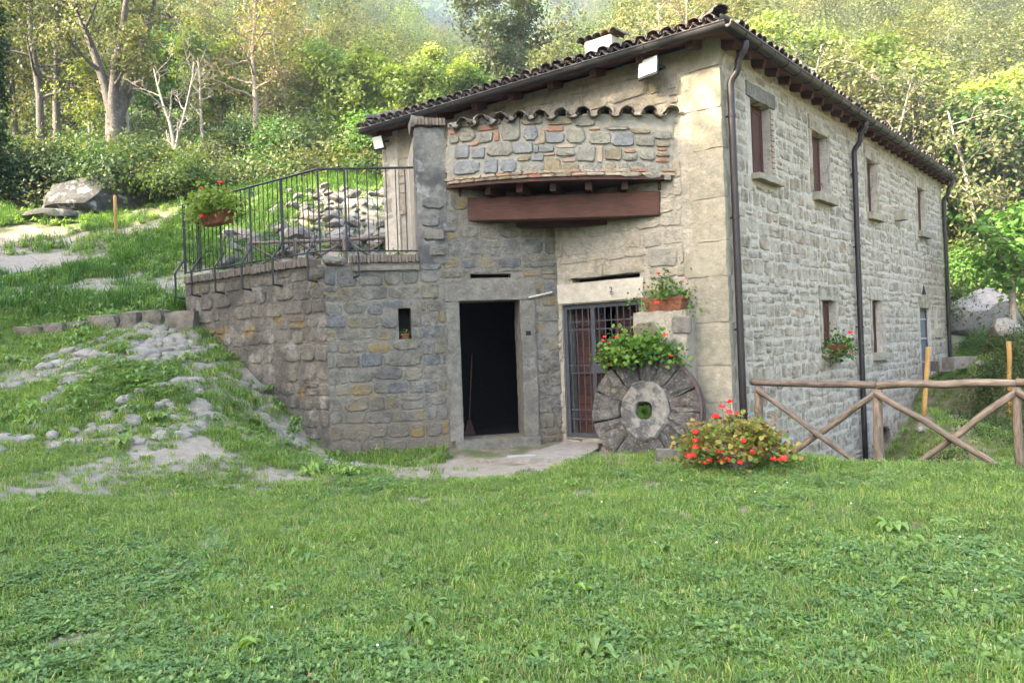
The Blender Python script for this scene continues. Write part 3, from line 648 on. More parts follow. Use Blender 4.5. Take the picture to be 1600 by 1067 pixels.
hl.add(sw, M['side_stone'], lay(random.Random(32), 0, SL_, -1.7, WZ-.05, sh, (.12, .27), (.15, .5), .05, .2, .03), (.003, .014))
rq = random.Random(9); zq = -.05
for h in (.72, .52, .62, .66, .50, .62, .70, .58, .58, .42):
    zq += h
# ---- roof
SLOPE = math.radians(16); OV = .24; OVS = (.24, .3, .0, .38); EZ = 5.86
def house_local(p): d = np.asarray(p)-P0; return np.array([d@Xv, d@Rv])
fp = [house_local(p) for p in (P0, Q3, Q2, Q1)]           # anticlockwise in local x,y
lines = []
for i in range(4):
    a, b = fp[i], fp[(i+1) % 4]; e = (b-a)/np.linalg.norm(b-a); nin = np.array([-e[1], e[0]]); lines.append((nin, nin@a-OVS[i], e, a-nin*OVS[i]))
# order: 0 side (right), 1 back, 2 left, 3 front
def meet(i, j, t=0): A = np.array([lines[i][0], lines[j][0]]); return np.linalg.solve(A, [lines[i][1]+t, lines[j][1]+t])
eav = [meet(3, 0), meet(0, 1), meet(1, 2), meet(2, 3)]
def tri(i, j, k):
    A = np.array([[*lines[q][0], -1] for q in (i, j, k)]); s = np.linalg.solve(A, [lines[q][1] for q in (i, j, k)]); return s
a1 = tri(2, 3, 0); a2 = tri(0, 1, 2); tS = math.tan(SLOPE)
def rz_(t): return EZ+t*tS
top = [(*p, EZ) for p in eav]+[(a1[0], a1[1], rz_(a1[2])), (a2[0], a2[1], rz_(a2[2]))]
th = .09
V = top+[(p[0], p[1], p[2]-th) for p in top]
fcs = [(0, 1, 5, 4), (1, 2, 5), (2, 3, 4, 5), (3, 0, 4)]
roof = MB().add(V, fcs+[tuple(i+6 for i in reversed(f)) for f in fcs]+[(1, 0, 6, 7), (2, 1, 7, 8), (3, 2, 8, 9), (0, 3, 9, 6)]).build('roof', M['eave'], house)
def tile_mesh(seed, mat, L=.46, r0=.098, r1=.078, name='tile', inv=False):
    r = random.Random(seed); n = 8; V = []; t = .013
    for y, rad in ((0, r0), (L, r1)):
        for q in (rad, rad-t):
            for j in range(n+1):
                a = math.pi*j/n; V.append((math.cos(a)*q*1.02, y+(r.uniform(-.012, .012) if y == 0 else 0), math.sin(a)*q*.86*(-1 if inv else 1)))
    m1 = n+1; Fc = []
    for j in range(n):
        Fc += [(j, j+1, 2*m1+j+1, 2*m1+j), (m1+j+1, m1+j, 3*m1+j, 3*m1+j+1), (j+1, j, m1+j, m1+j+1), (2*m1+j, 2*m1+j+1, 3*m1+j+1, 3*m1+j)]
    Fc += [(0, 2*m1, 3*m1, m1), (n, m1+n, 3*m1+n, 2*m1+n)]
    if inv: Fc = [f[::-1] for f in Fc]
    return MB().add(V, Fc).mesh(name, mat, False)
TC = [tile_mesh(i, M['tile']) for i in range(6)]; TP = [tile_mesh(20+i, M['tile'], name='tile', inv=True) for i in range(3)]
rt_ = random.Random(8)
def tiles_on(line_i, s0, s1, rows, pitch=.205, pan=True, ev=0.0):
    nin, c, e, a = lines[line_i]; ang = math.atan2(nin[1], nin[0])-math.pi/2; n = int((s1-s0)/pitch)
    for r in range(rows):
        for k in range(n):
            s = s0+(k+.5)*pitch; t = -.07+r*.36+rt_.uniform(-.02, .02); p = a+e*s+nin*t
            ok = all(l[0]@p-l[1] > t-.02 for l in lines)
            if not ok: continue
            put('tile', TC[rt_.randrange(6)], roof, (p[0], p[1], rz_(t)+.095+rt_.uniform(-.015, .02)), (SLOPE-.05, rt_.uniform(-.05, .05), ang+rt_.uniform(-.05, .05)))
            if pan and r == 0:
                p2 = p+e*pitch/2-nin*.03; put('tile', TP[rt_.randrange(3)], roof, (p2[0], p2[1], rz_(t)+.115), (SLOPE-.05, 0, ang))
lf = np.linalg.norm(eav[0]-eav[3])
tiles_on(3, -.6, lf, 4); tiles_on(0, 0, SL_+1, 1, pan=False)
# rows of tiles farther up the slopes
V, Fc = [], []
for li, r0 in ((3, 4), (0, 1), (2, 0), (1, 0)):
    nin, c, e, a = lines[li]
    for k in range(-4, 80):
        s = (k+.5)*.205; ts = [t for t in np.arange(r0*.36-.02, a1[2], .36) if all(l[0]@(a+e*s+nin*t)-l[1] > t-.01 for l in lines)]
        for t in ts:
            b = len(V)
            for tt, rad, up_ in ((t, .095, .07), (t+.42, .08, .045)):
                for j in range(5):
                    an = math.pi*j/4; p = a+e*(s+math.cos(an)*rad)+nin*tt; V.append((p[0], p[1], rz_(tt)+up_+.005+math.sin(an)*rad*.85))
            Fc += [(b+j, b+j+1, b+6+j, b+5+j) for j in range(4)]+[(b+4, b+3, b+2, b+1, b)]
o = MB().add(V, Fc).build('tile_rows', M['tile'], roof); o['kind'] = 'stuff'
# hip tiles
pA = np.array(top[0]); pB = np.array(top[4]); dh = pB-pA; Lh = np.linalg.norm(dh); dh /= Lh
for (q0, q1) in ((top[0], top[4]), (top[3], top[4])):
    q0 = np.array(q0); q1 = np.array(q1); dd = q1-q0; LL = np.linalg.norm(dd); dd /= LL; ang = math.atan2(dd[1], dd[0])-math.pi/2; pit = math.asin(dd[2])
    for k in range(int(LL/.36)):
        p = q0+dd*(k*.36+.02); put('hip_tile', TC[k % 6], roof, (p[0], p[1], p[2]+.17), (pit-.02, rt_.uniform(-.06, .06), ang), (1.25, 1, 1.25))
# chimney
pc = None
q = onpl(944, 78, P0-1.3*Nv*1.0+0*Lv, Nv); cxy = house_local(q)
chz = q[2]
ch = MB().box(-.27, .27, -.22, .22, chz-1.2, chz+.14, bev=.015)  .build('chimney', M['lintel_light'], roof, loc=(cxy[0], cxy[1], 0), rz=fa_)
for k in range(-2, 3): put('chimney_tile', TC[k+2], roof, (cxy[0]+math.cos(fa_)*k*.16, cxy[1]+math.sin(fa_)*k*.16, chz+.15), (.12, 0, fa_+rt_.uniform(-.25, .25)), (.85, 1.15, .9)).location += Vector((math.sin(fa_)*.26, -math.cos(fa_)*.26, 0))
# gutters
def gutter(li, s0, s1, name, mat, brk=.55):
    nin, c, e, a = lines[li]; mb = MB(); n = 10; V = []; r = .08
    pts = [s0, s1]; V = []
    for s in pts:
        for q in (r, r-.008):
            for j in range(n+1):
                an = math.pi+math.pi*j/n; p = a+e*s-nin*(.085)+nin*math.cos(an)*q; V.append((p[0], p[1], EZ-.03+math.sin(an)*q*1.05))
    m1 = n+1; Fc = []
    for j in range(n): Fc += [(j, j+1, 2*m1+j+1, 2*m1+j), (m1+j+1, m1+j, 3*m1+j, 3*m1+j+1), (j+1, j, m1+j, m1+j+1), (2*m1+j, 2*m1+j+1, 3*m1+j+1, 3*m1+j)]
    Fc += [(0, 2*m1, 3*m1, m1), (n, m1+n, 3*m1+n, 2*m1+n)]
    gt = mb.add(V, Fc).build(name, mat, house)
    for k in range(1, int(abs(s1-s0)/brk)):
        s = s0+(s1-s0)*k/int(abs(s1-s0)/brk); bb = MB(); arc = []
        for j in range(n+1):
            an = math.pi+math.pi*j/n; p = a+e*s-nin*.085+nin*math.cos(an)*(r+.004); arc.append((p[0], p[1], EZ-.03+math.sin(an)*(r+.004)*1.05))
        arc.append((arc[-1][0], arc[-1][1], EZ+.0)); bb.tube(arc, .011, 4); bb.build('bracket', mat, gt)
    # rounded bead on the outer lip
    p0 = a+e*s0-nin*(.085+r); p1 = a+e*s1-nin*(.085+r); MB().tube([(p0[0], p0[1], EZ-.03), (p1[0], p1[1], EZ-.03)], .013, 6).build('bead', mat, gt)
    return gt
ls = np.linalg.norm(eav[1]-eav[0])
e0 = lines[0][2]; s_front_corner = (eav[0]-lines[0][3])@e0
gutter(0, s_front_corner-.09, s_front_corner+ls+.05, 'gutter', M['gutter'], .5)
e3 = lines[3][2]; s3 = (eav[0]-lines[3][3])@e3; s3b = (eav[3]-lines[3][3])@e3
gutter(3, s3b-.02, s3+.09, 'gutter', M['gutter_front'], 1.15)
# rafters under the eaves
for li, s0, s1, st in ((0, s_front_corner+.5, s_front_corner+ls-.2, .5), (3, s3b+.3, s3-.5, .72)):
    nin, c, e, a = lines[li]; n = int((s1-s0)/st); ang = math.atan2(nin[1], nin[0])
    for k in range(n+1):
        s = s0+(s1-s0)*k/n; p = a+e*s; MB().box(.03, .75, -.055, .055, -.12, .0, bev=.008).build('rafter', M['red_wood'], house, loc=(p[0], p[1], EZ-th-.004)).rotation_euler = (0, -SLOPE, ang)
# downpipes
def downpipe(y, zb, lean=0.0, out=.09, foot=False):
    pts = [(OV+.085, y, EZ-.12), (OV+.085, y, EZ-.22), (OV-.02, y, EZ-.34), (out+.12, y, EZ-.5), (out, y, EZ-.62), (out, y, EZ-.8), (out, y+lean*.5, 2.8), (out, y+lean, zb)]
    if foot: pts += [(out+.06, y+lean, zb-.08)]
    cps = [Vector(p) for p in pts]; sm = [cps[0]]
    for a, b in zip(cps, cps[1:]): sm += [a.lerp(b, .25), a.lerp(b, .75)]
    sm.append(cps[-1])
    dp = MB().tube(sm, .052, 10).build('downpipe', M['gutter'], house, True)
    for z in (4.75, 3.3, 1.7, .5): 
        if z > zb+.2:
            t = (EZ-.8-z)/(EZ-.8-zb); MB().tube([(out, y+lean*t, z-.02), (out, y+lean*t, z+.02)], .061, 10).box(0.0, out, y+lean*t-.01, y+lean*t+.01, z-.012, z+.012).build('collar', M['gutter'], dp)
downpipe(.16, -.05, 0); downpipe(5.8, -1.2, -.06); downpipe(13.88, .6, 0, foot=True)
MB().box(-.01, .012, 9.45, 9.49, -.2, 5.3).build('seam', M['white_cable'], house)
# ---- metal gate and the red plank door behind it
gt = MB(); y0, y1 = .045, .09
for a, b in ((GL+.005, GL+.07), (GR-.07, GR-.005), (-2.28, -2.21)): gt.box(a, b, y0, y1, GB+.01, GT-.01)
for a, b in ((GL+.07, -2.28), (-2.21, GR-.07)): gt.box(a, b, y0, y1, GT-.07, GT-.01); gt.box(a, b, y0, y1, GB+.01, GB+.07)
gate = gt.build('gate', M['gate_iron'], fw)
for k in range(4): x = GL+.07+(k+.5)*(.52-.07-.0)/4; MB().box(x-.007, x+.007, .06, .075, GB+.07, GT-.07).build('bar', M['gate_iron'], gate)
for k in range(7): x = -2.21+(k+.6)*(.78)/7; MB().box(x-.007, x+.007, .06, .075, GB+.07, GT-.07).build('bar', M['gate_iron'], gate)
for z in (.35, .50, 1.10, 1.22, 1.80, 1.93): MB().box(GL+.07, -2.28, .0605, .0745, z, z+.016).box(-2.21, GR-.07, .0605, .0745, z, z+.016).build('cross_bar', M['gate_iron'], gate)
MB().box(-2.30, -2.06, .035, .095, 1.10, 1.24, bev=.004).build('lock', M['gate_iron'], gate)
MB().tube([(-2.1, .02, 1.17), (-2.0, .0, 1.17)], .01, 6).build('handle', M['gate_iron'], gate)
pd = MB().box(-2.74, -2.18, .30, .345, .08, 2.2).build('plank_door', M['dark_wood'], fw)
for k in range(13): MB().box(-2.72, -2.20, .28, .30, .10+k*.16, .25+k*.16, bev=.006).build('plank', M['red_wood'], pd)
pd2 = MB().box(-2.02, -1.37, .36, .40, .08, 2.2).build('plank_door', M['dark_wood'], fw)
for k in range(13): MB().box(-2.0, -1.38, .34, .36, .10+k*.16, .25+k*.16, bev=.006).build('plank', M['red_wood'], pd2)
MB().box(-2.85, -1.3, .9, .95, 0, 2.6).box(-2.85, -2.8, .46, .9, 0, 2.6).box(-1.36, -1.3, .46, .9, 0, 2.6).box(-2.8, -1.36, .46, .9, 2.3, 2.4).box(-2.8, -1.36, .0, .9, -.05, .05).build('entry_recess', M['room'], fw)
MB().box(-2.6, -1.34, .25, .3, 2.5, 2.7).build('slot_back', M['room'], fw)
hl.finish(296)

# ------------------------------------------------------------------ the annex with the dark doorway and the terrace on top
aa = math.atan2(Dv[1], Dv[0])
annex = thing('stone_annex', 'mossy grey stone annex with an open dark doorway and a brick edged terrace on top', 'annex', C0, aa)
al = Laid(); AWD = float(AW)
DX0, DX1, DZ0, DZ1 = 2.07, 3.08, .12, 2.33
niche = (1.10, 1.30, 1.76, 2.25); slot = (2.27, 2.93, 2.70, 2.765)
aw_lo = wall_mb(0, 1.45, -.5, 2.93, [niche]).build('front_wall', M['annex_mortar'], annex)
aw_hi = wall_mb(1.45, AWD, -.5, 4.16, [(DX0, DX1, DZ0, DZ1), slot]).build('door_wall', M['annex_mortar'], annex)
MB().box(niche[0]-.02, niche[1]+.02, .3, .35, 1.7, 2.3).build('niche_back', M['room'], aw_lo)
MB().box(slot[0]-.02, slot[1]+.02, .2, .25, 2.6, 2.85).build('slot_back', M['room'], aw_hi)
rough_block('jamb', M['jamb'], aw_hi, 1.85, DX0, .10, DZ1, -.035, .25, seed=1)
rough_block('jamb', M['jamb'], aw_hi, DX1-.02, 3.31, .10, DZ1, -.04, .44, seed=2)
rough_block('lintel', M['jamb'], aw_hi, 1.84, 3.33, DZ1+.003, 2.69, -.04, .4, seed=3)
rough_block('threshold', M['jamb'], aw_hi, 1.92, 3.30, -.12, .115, -.16, .4, seed=4)
MB().tube([(3.2, -.06, 2.36), (3.6, -.05, 2.44)], .018, 6).build('white_pipe', M['white_cable'], aw_hi)
MB().box(3.14, 3.22, -.052, -.044, 1.75, 1.82).build('keyhole_mark', M['room'], aw_hi)
# room behind the doorway
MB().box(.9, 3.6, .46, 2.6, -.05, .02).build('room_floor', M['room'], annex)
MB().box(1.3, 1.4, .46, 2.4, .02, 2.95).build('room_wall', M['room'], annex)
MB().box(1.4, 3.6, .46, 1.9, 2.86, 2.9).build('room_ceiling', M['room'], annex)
MB().box(-5.6, -2.9, 3.4, 3.5, -.1, 2.9).box(-5.7, -5.6, .46, 3.5, -.1, 2.9).box(-2.9, -2.85, .96, 3.5, -.1, 2.9).box(-5.6, -2.9, .46, 3.4, 2.8, 2.9).box(-5.6, -2.9, .46, 3.4, -.1, .0).build('blackout_box', M['room'], fw)  # box invented behind the doorway to keep the opening black
ah = [niche, slot, (DX0, DX1, DZ0, DZ1), (1.84, 2.075, .08, DZ1), (DX1-.02, 3.31, .08, DZ1), (1.82, 3.34, DZ1, 2.69), (1.9, 3.3, -.4, .12)]
ra_ = random.Random(41)
al.add(aw_lo, M['annex_stone'], lay(ra_, -0.015, 1.45, -.25, 2.93, ah, (.19, .27), (.2, .46), .035, .05, .02), (.006, .02))
al.add(aw_hi, M['annex_stone'], lay(ra_, 1.45, AWD, -.25, 4.12, ah, (.17, .29), (.2, .46), .04, .1, .025), (.005, .018))
# side wall of the terrace
tl_, ta_ = frame(annex, C0, -Lv)
tw = wall_mb(-TLEN, 0.0, -.5, 2.93).build('terrace_wall', M['terrace_render'], annex, loc=tl_, rz=ta_)
rt2 = random.Random(43)
tst = [q for q in lay(rt2, -TLEN, 0.015, -.2, 2.9, (), (.2, .3), (.25, .5), .04, .05, .02) if rt2.random() < (.97 if q[0] > -1.1 else .7)]
al.add(tw, M['terrace_render'], tst, (.010, .026))
e1, e2 = frame(annex, T1, Nv)
MB().box(-2.4, 0, 0, .4, -.5, 2.92).build('end_wall', M['terrace_render'], annex, loc=e1, rz=e2)
# floor of the terrace and of the balcony behind the parapet
def to_annex(p): d = np.asarray(p)-C0; return (d[0]*math.cos(aa)+d[1]*math.sin(aa), -d[0]*math.sin(aa)+d[1]*math.cos(aa))
fpoly = [to_annex(p) for p in (C0+.1*Dv-.1*Mv, C0+1.5*Dv-.1*Mv, C0+1.5*Dv-2.3*Mv, T2, T1)]
MB().prism(fpoly, 2.86, 2.985).build('terrace_floor', M['slab'], annex)
# brick on edge coping
rb = random.Random(4)
BR = [MB().box(-.024, .024, -.03, .27, 0, .125, bev=.008).mesh('brick', M['brick_old']) for _ in range(1)]
coping = MB().box(-TLEN+.02, -.32, .0, .26, 2.93, 2.965).build('terrace_coping', M['brick_old'], annex, loc=tl_, rz=ta_)
for k in range(66): put('brick', BR[0], coping, (-.38-k*.0545, -.03+rb.uniform(-.012, .012), 2.966+rb.uniform(-.01, .012)), (0, rb.uniform(-.04, .04), rb.uniform(-.04, .04)))
coping2 = MB().box(.30, 1.44, -.02, .24, 2.93, 2.965).build('front_coping', M['brick_old'], annex)
for k in range(20): put('brick', BR[0], coping2, (.40+k*.054, -.03+rb.uniform(-.01, .01), 2.966+rb.uniform(-.008, .01)), (0, rb.uniform(-.04, .04), rb.uniform(-.04, .04)))
rough_block('ledge', M['jamb'], aw_lo, .42, 1.46, 2.84, 2.928, -.06, .02, seed=6, amp=.006)
def rock_mesh(seed, mat, name, sub=2, flat=.7, amp=.28):
    import bmesh
    bm = bmesh.new(); bmesh.ops.create_icosphere(bm, subdivisions=sub, radius=.5); r = random.Random(seed)
    pl = [(Vector((r.gauss(0, 1), r.gauss(0, 1), r.gauss(0, 1))).normalized(), r.uniform(.30, .44)) for _ in range(9)]
    from mathutils import noise as mn
    for v in bm.verts:
        if sub >= 3: v.co *= 1+.16*mn.noise(v.co*3.1+Vector((seed, 0, 0)))+.08*mn.noise(v.co*8+Vector((0, seed, 0)))
        for nrm, dd in pl:
            q = v.co.dot(nrm)
            if q > dd: v.co -= nrm*(q-dd)*.9
        v.co *= 1+r.uniform(-.5, .5)*amp*.2; v.co.z *= flat
    me = bpy.data.meshes.new(name); bm.to_mesh(me); bm.free(); me.materials.append(mat); return me
cs = put('corner_stone', rock_mesh(5, M['jamb'], 'corner_stone', 2, .5), annex, (.16, .10, 3.02), (.1, .12, .3), (.52, .45, .42))
# pillar
pil = rough_block('pillar', M['pillar'], annex, 1.45, 1.93, 2.93, 5.12, -.03, .32, seed=9, amp=.02, bev=.02)
MB().box(1.455, 1.90, .322, 2.2, 2.99, 5.05, bev=.02).build('pillar_wall', M['front_mortar'], annex)
for k in range(9): MB().box(1.46+k*.055, 1.508+k*.055, -.10, .35, 5.125, 5.24, bev=.008).build('cap_brick', M['brick_old'], pil)
rough_block('cap_stone', M['jamb'], annex, 1.40, 1.62, 5.12, 5.30, -.02, .5, seed=12)
pl_ = random.Random(46)
al.add(aw_hi, M['annex_stone'], [(1.7+pl_.uniform(-.08, .08), z, pl_.uniform(.2, .34), .17) for z in (3.15, 3.4, 3.62, 3.9)], (.03, .045), -.03)
al.finish(300)
MB().tube([(1.44, 1.0, 3.0), (1.425, 1.0, 4.0), (1.425, 1.02, 4.9)], .012, 6).build('cable', M['white_cable'], annex)

# ------------------------------------------------------------------ corner balcony
BA = C0+1.96*Dv+.02*Mv; BB = P0+.74*Lv+.02*Nv; bc = BB-BA; BLN = np.linalg.norm(bc); bc /= BLN; bo = np.array([bc[1], -bc[0], 0]); SAG = .27
balc = thing('stone_balcony', 'curved corner balcony with patchwork stone parapet, dark coping tiles and red beam', 'balcony', BA, math.atan2(bc[1], bc[0]))
BZ0, BZ1 = 4.20, 5.03
balc.rotation_euler.y = .055; balc.location -= Vector(bc)*(.055*4.5)
def arc(x): t = x/BLN; return x, -4*SAG*t*(1-t), math.atan(-4*SAG*(1-2*t)/BLN)
N_ = 22; V = []; 
for i in range(N_+1):
    x, y, a = arc(BLN*i/N_); V += [(x, y, BZ0), (x, y, BZ1+.075), (x, y+.25, BZ1+.075), (x, y+.25, BZ0)]
Fc = []
for i in range(N_):
    for k in range(4): Fc.append((4*i+k, 4*i+(k+1) % 4, 4*i+4+(k+1) % 4, 4*i+4+k)[::-1])
Fc += [(0, 1, 2, 3), (4*N_+3, 4*N_+2, 4*N_+1, 4*N_)]
par = MB().add(V, Fc).build('parapet', M['parapet_mortar'], balc)
PS = '''160,165,235,195,g 172,200,226,228,r 180,232,238,275,g 245,150,300,186,g 232,190,330,265,g 345,177,456,199,r 434,200,462,255,r 335,206,430,265,g 298,260,352,284,r 310,125,375,176,g 380,140,468,175,g 472,125,575,250,g 580,112,690,158,g 592,165,668,243,b 680,180,708,256,t 710,160,802,187,r 716,128,845,152,t 712,192,806,248,b 816,163,916,245,g 862,128,960,150,g 930,152,990,168,p 935,175,1048,238,g 1015,132,1140,160,g 1052,165,1168,240,b 1140,142,1250,168,t 1172,178,1275,232,g 1258,142,1360,190,g 1280,196,1355,228,t 1290,233,1340,247,r 1282,252,1355,280,t 1283,285,1352,310,r 212,277,300,355,b 310,287,388,350,b 395,255,538,333,g 542,252,648,310,b 652,264,677,305,b 681,262,758,298,b 650,248,680,260,p 772,250,868,267,p 706,301,762,314,p 768,271,866,313,g 872,250,972,335,g 980,243,1008,336,p 1018,250,1108,318,t 1118,250,1182,272,r 1114,276,1190,312,g 1198,245,1278,306,g 208,358,362,435,b 384,345,464,424,b 478,338,562,414,b 566,322,636,348,t 642,308,706,346,b 584,351,708,410,g 712,322,796,406,t 802,320,872,340,p 804,345,888,402,t 905,345,1012,400,g 1020,328,1080,400,t 1094,320,1140,362,g 1146,320,1228,358,g 1096,367,1218,396,g 1228,320,1324,395,g 1327,316,1355,362,g 1330,368,1370,402,g'''
def pz(zx, zy):
    p = onpl(640+zx*.3, 140+zy*.3, BA+bo*.17, bo); return (p-BA)@bc, p[2]
rp = random.Random(77)
bl = Laid()
for q in PS.split():
    a, b, c, d, kk = q.split(','); a, b, c, d = map(float, (a, b, c, d))
    xa, za = pz(a, (b+d)/2); xb, zb_ = pz(c, (b+d)/2); zt = pz((a+c)/2, b)[1]; zb2 = pz((a+c)/2, d)[1]
    sc_x = BLN/(pz(1372, 300)[0]-pz(168, 300)[0]); x0_ = pz(168, 300)[0]
    xc = ((xa+xb)/2-x0_)*sc_x; wv = (xb-xa)*sc_x; zc_ = (zt+zb2)/2
    t_ = min(1, max(0, xc/BLN)); zc_ += (.5-4*t_*(1-t_)*.75)*.06
    x, y, ang = arc(min(BLN-.04, max(.05, xc)))
    nm = 'brick' if kk in 'rp' else 'stone'
    put(nm, protos(M['p_stone'][kk], nm)[rp.randrange(10)], par, (x, y, zc_), (0, rp.uniform(-.015, .015), ang), (wv*.97, .03 if nm == 'stone' else .022, (zt-zb2)*.95))
for row in range(2):
    x = .02-row*.1; 
    while x < BLN-.05:
        L_ = rp.uniform(.17, .27); xc = min(x+L_/2, BLN-.06); xx, y, ang = arc(max(.05, xc)); kk = rp.choice('rpptp')
        put('brick', protos(M['p_stone'][kk], 'brick')[rp.randrange(10)], par, (xx, y-.005, BZ0+.025+row*.052), (0, 0, ang), (L_-.012, .028, .045)); x += L_
# coping tiles in a wave
TCb = [tile_mesh(60+i, M['tile'], L=.5, r0=.108, r1=.092) for i in range(4)]; TPb = [tile_mesh(70+i, M['tile'], L=.5, r0=.10, r1=.088, inv=True) for i in range(3)]
TCl = tile_mesh(80, M['tile_light'], L=.5, r0=.12, r1=.10)
nt = 11
for k in range(nt):
    x, y, a = arc(BLN*(k+.5)/nt); put('tile', TPb[k % 3], balc, (x+math.sin(a)*.0, y-.12, BZ1+.10+rp.uniform(-.01, .01)), (.10, rp.uniform(-.06, .06), a+rp.uniform(-.05, .05)))
    x, y, a = arc(min(BLN, BLN*(k+1)/nt)); put('tile', TCl if k == nt-1 else TCb[k % 4], balc, (x, y-.15, BZ1+.075+rp.uniform(-.012, .012)), (.10, rp.uniform(-.06, .06), a+rp.uniform(-.05, .05)))
# soffit boards, joists and beam
bI = I0-BA; bix, biy = bI@bc, -(bI@bo)
sof = [(arc(BLN*i/12)[0], arc(BLN*i/12)[1]-.015) for i in range(13)]
MB().prism(sof+[(BLN, .25), (bix, biy+.05), (0, .25)], 4.145, 4.186).build('soffit_board', M['dark_wood'], balc)
for k in range(7):
    x = .10+(BLN-.2)*k/6; t = x/BLN; x2 = x+(bix-x)*.35*0; yy = arc(x)[1]
    MB().box(-.05, .05, .14, .85, 4.02, 4.142, bev=.006).build('joist', M['dark_wood'], balc, loc=(x, yy-.01, 0), rz=(.5-t)*-.8)
blx = to = None
bl0 = (C0+2.29*Dv+.0*Mv-BA); br0 = (P0+.93*Lv-BA)
p0 = np.array([bl0@bc, -(bl0@bo)]); p1 = np.array([br0@bc, -(br0@bo)]); dd = p1-p0; LB = np.linalg.norm(dd)
MB().box(-.0, LB+.0, 0, .24, 3.63, 4.01, bev=.02).build('beam', M['beam_wood'], balc, loc=(p0[0], p0[1]-.02, 0), rz=math.atan2(dd[1], dd[0]))
MB().box(.75, LB-.85, .28, .5, 3.57, 3.70).build('prop_beam', M['dark_wood'], balc, loc=(p0[0], p0[1], 0), rz=math.atan2(dd[1], dd[0]))
M['kerb'] = stone_mat('kerb_stone', [(.175, .145, .105), (.205, .172, .13), (.15, .128, .098)], .35, [((.07, .085, .03), 3, .56, .68, .5)], relief=.02)
# ------------------------------------------------------------------ things round the house
def ger(label, loc, w, dpt, h, nleaf, mat, flowers, seed, group=None, rz=0, leaf=.03, pot=None, droop=0.0, cat='potted plant', fmat='flower', name='potted_geranium', lean=(0, 0)):
    """a potted geranium: foliage of round lobed leaves on stems, flower heads one by one; flowers = [(x, y, z, r)] in its own axes"""
    r = np.random.RandomState(seed); t = thing(name, label, cat, loc, rz, group)
    if pot: pot(t)
    # mounded foliage built of clumps on stems
    nc = 26; th_ = r.uniform(0, 2*np.pi, nc); ra2 = np.sqrt(r.uniform(0, 1, nc))
    cx = ra2*np.cos(th_)*w*.5+lean[0]*ra2; cy = ra2*np.sin(th_)*dpt*.5; cz_ = h*(.35+.65*(1-ra2**1.6))*r.uniform(.7, 1.15, nc)-droop*ra2**2*r.uniform(0, 1, nc)
    k = r.randint(0, nc, nleaf); sg = .055+.05*w
    P = np.stack([cx[k], cy[k], cz_[k]], 1)+r.normal(0, 1, (nleaf, 3))*np.array([sg, sg, sg*.8])
    P[:, 2] = np.maximum(P[:, 2], -droop*1.1-.02)
    nrm = r.normal(0, 1, (nleaf, 3))+np.array([0, -.5, 1.3]); nrm /= np.linalg.norm(nrm, axis=1)[:, None]
    a = np.cross(nrm, r.normal(0, 1, (nleaf, 3))); a /= np.linalg.norm(a, axis=1)[:, None]; b = np.cross(nrm, a)
    sz = leaf*r.uniform(.55, 1.25, nleaf); V = []
    q = 7
    for j in range(q):
        an = 2*np.pi*(j+.5)/q*.93+.2; rad = sz*(1.0 if j % 2 else .84); V.append(P+a*(np.cos(an)*rad)[:, None]+b*(np.sin(an)*rad)[:, None]+nrm*(sz*.22*np.cos(an*2))[:, None])
    V = np.stack(V, 1).reshape(-1, 3); Fq = np.arange(nleaf*q).reshape(nleaf, q)
    fo = put('foliage', np_mesh('foliage', V, Fq, mat, r.rand(nleaf)), t)
    st = MB()
    for i in range(nc): st.tube([(cx[i]*.2, cy[i]*.2, 0), (cx[i]*.6, cy[i]*.6, cz_[i]*.6+.02), (cx[i], cy[i], cz_[i])], .004, 4, False)
    for (fx, fy, fz, fr) in flowers: st.tube([(fx*.5, fy*.5, max(fz*.4, 0)), (fx*.9, fy*.9, fz*.85), (fx, fy, fz)], .003, 4, False)
    st.build('stem', mat, t)
    for (fx, fy, fz, fr) in flowers:
        n = 26; d = r.normal(0, 1, (n, 3)); d[:, 2] = np.abs(d[:, 2])*.8; d /= np.linalg.norm(d, axis=1)[:, None]; c = d*fr*r.uniform(.55, 1, (n, 1))
        a = np.cross(d, r.normal(0, 1, (n, 3))); a /= np.linalg.norm(a, axis=1)[:, None]; b = np.cross(d, a); s = fr*.36; V = []
        for j in range(5): an = 2*np.pi*j/5; V.append(c+a*math.cos(an)*s+b*math.sin(an)*s+d*(.3*s if j % 2 else 0))
        put('flower', np_mesh('flower', np.stack(V, 1).reshape(-1, 3), np.arange(n*5).reshape(n, 5), M[fmat]), t, (fx, fy, fz))
    return t
def trough(L, D, H, z=0, y=0, x=0):
    def f(t):
        V = []
        for zz, k in ((z, .86), (z+H*.82, .97), (z+H*.82, 1.04), (z+H, 1.04), (z+H, .94), (z+H*.6, .9)):
            V += [(x-L/2*k, y-D/2*k, zz), (x+L/2*k, y-D/2*k, zz), (x+L/2*k, y+D/2*k, zz), (x-L/2*k, y+D/2*k, zz)]
        Fc = [(3, 2, 1, 0), (20, 21, 22, 23)]
        for i in range(5):
            for j in range(4): Fc.append((4*i+j, 4*i+(j+1) % 4, 4*i+4+(j+1) % 4, 4*i+4+j))
        MB().add(V, Fc).build('pot', M['pot'], t)
    return f
def round_pot(r, H, z=0, mat='pot'):
    def f(t): MB().lathe([(.0, z), (r*.68, z), (r*.92, z+H*.8), (r*1.04, z+H*.8), (r*1.04, z+H), (r*.92, z+H), (r*.86, z+H*.7), (0, z+H*.7)], 18).build('pot', M[mat], t, False)
    return f
def rnd_fl(seed, n, xr, yr, zr, rr=(.028, .045)):
    r = random.Random(seed); return [(r.uniform(*xr), r.uniform(*yr), r.uniform(*zr), r.uniform(*rr)) for _ in range(n)]
RF = math.atan2(-Lv[1], -Lv[0])      # turn of things that sit square to the front
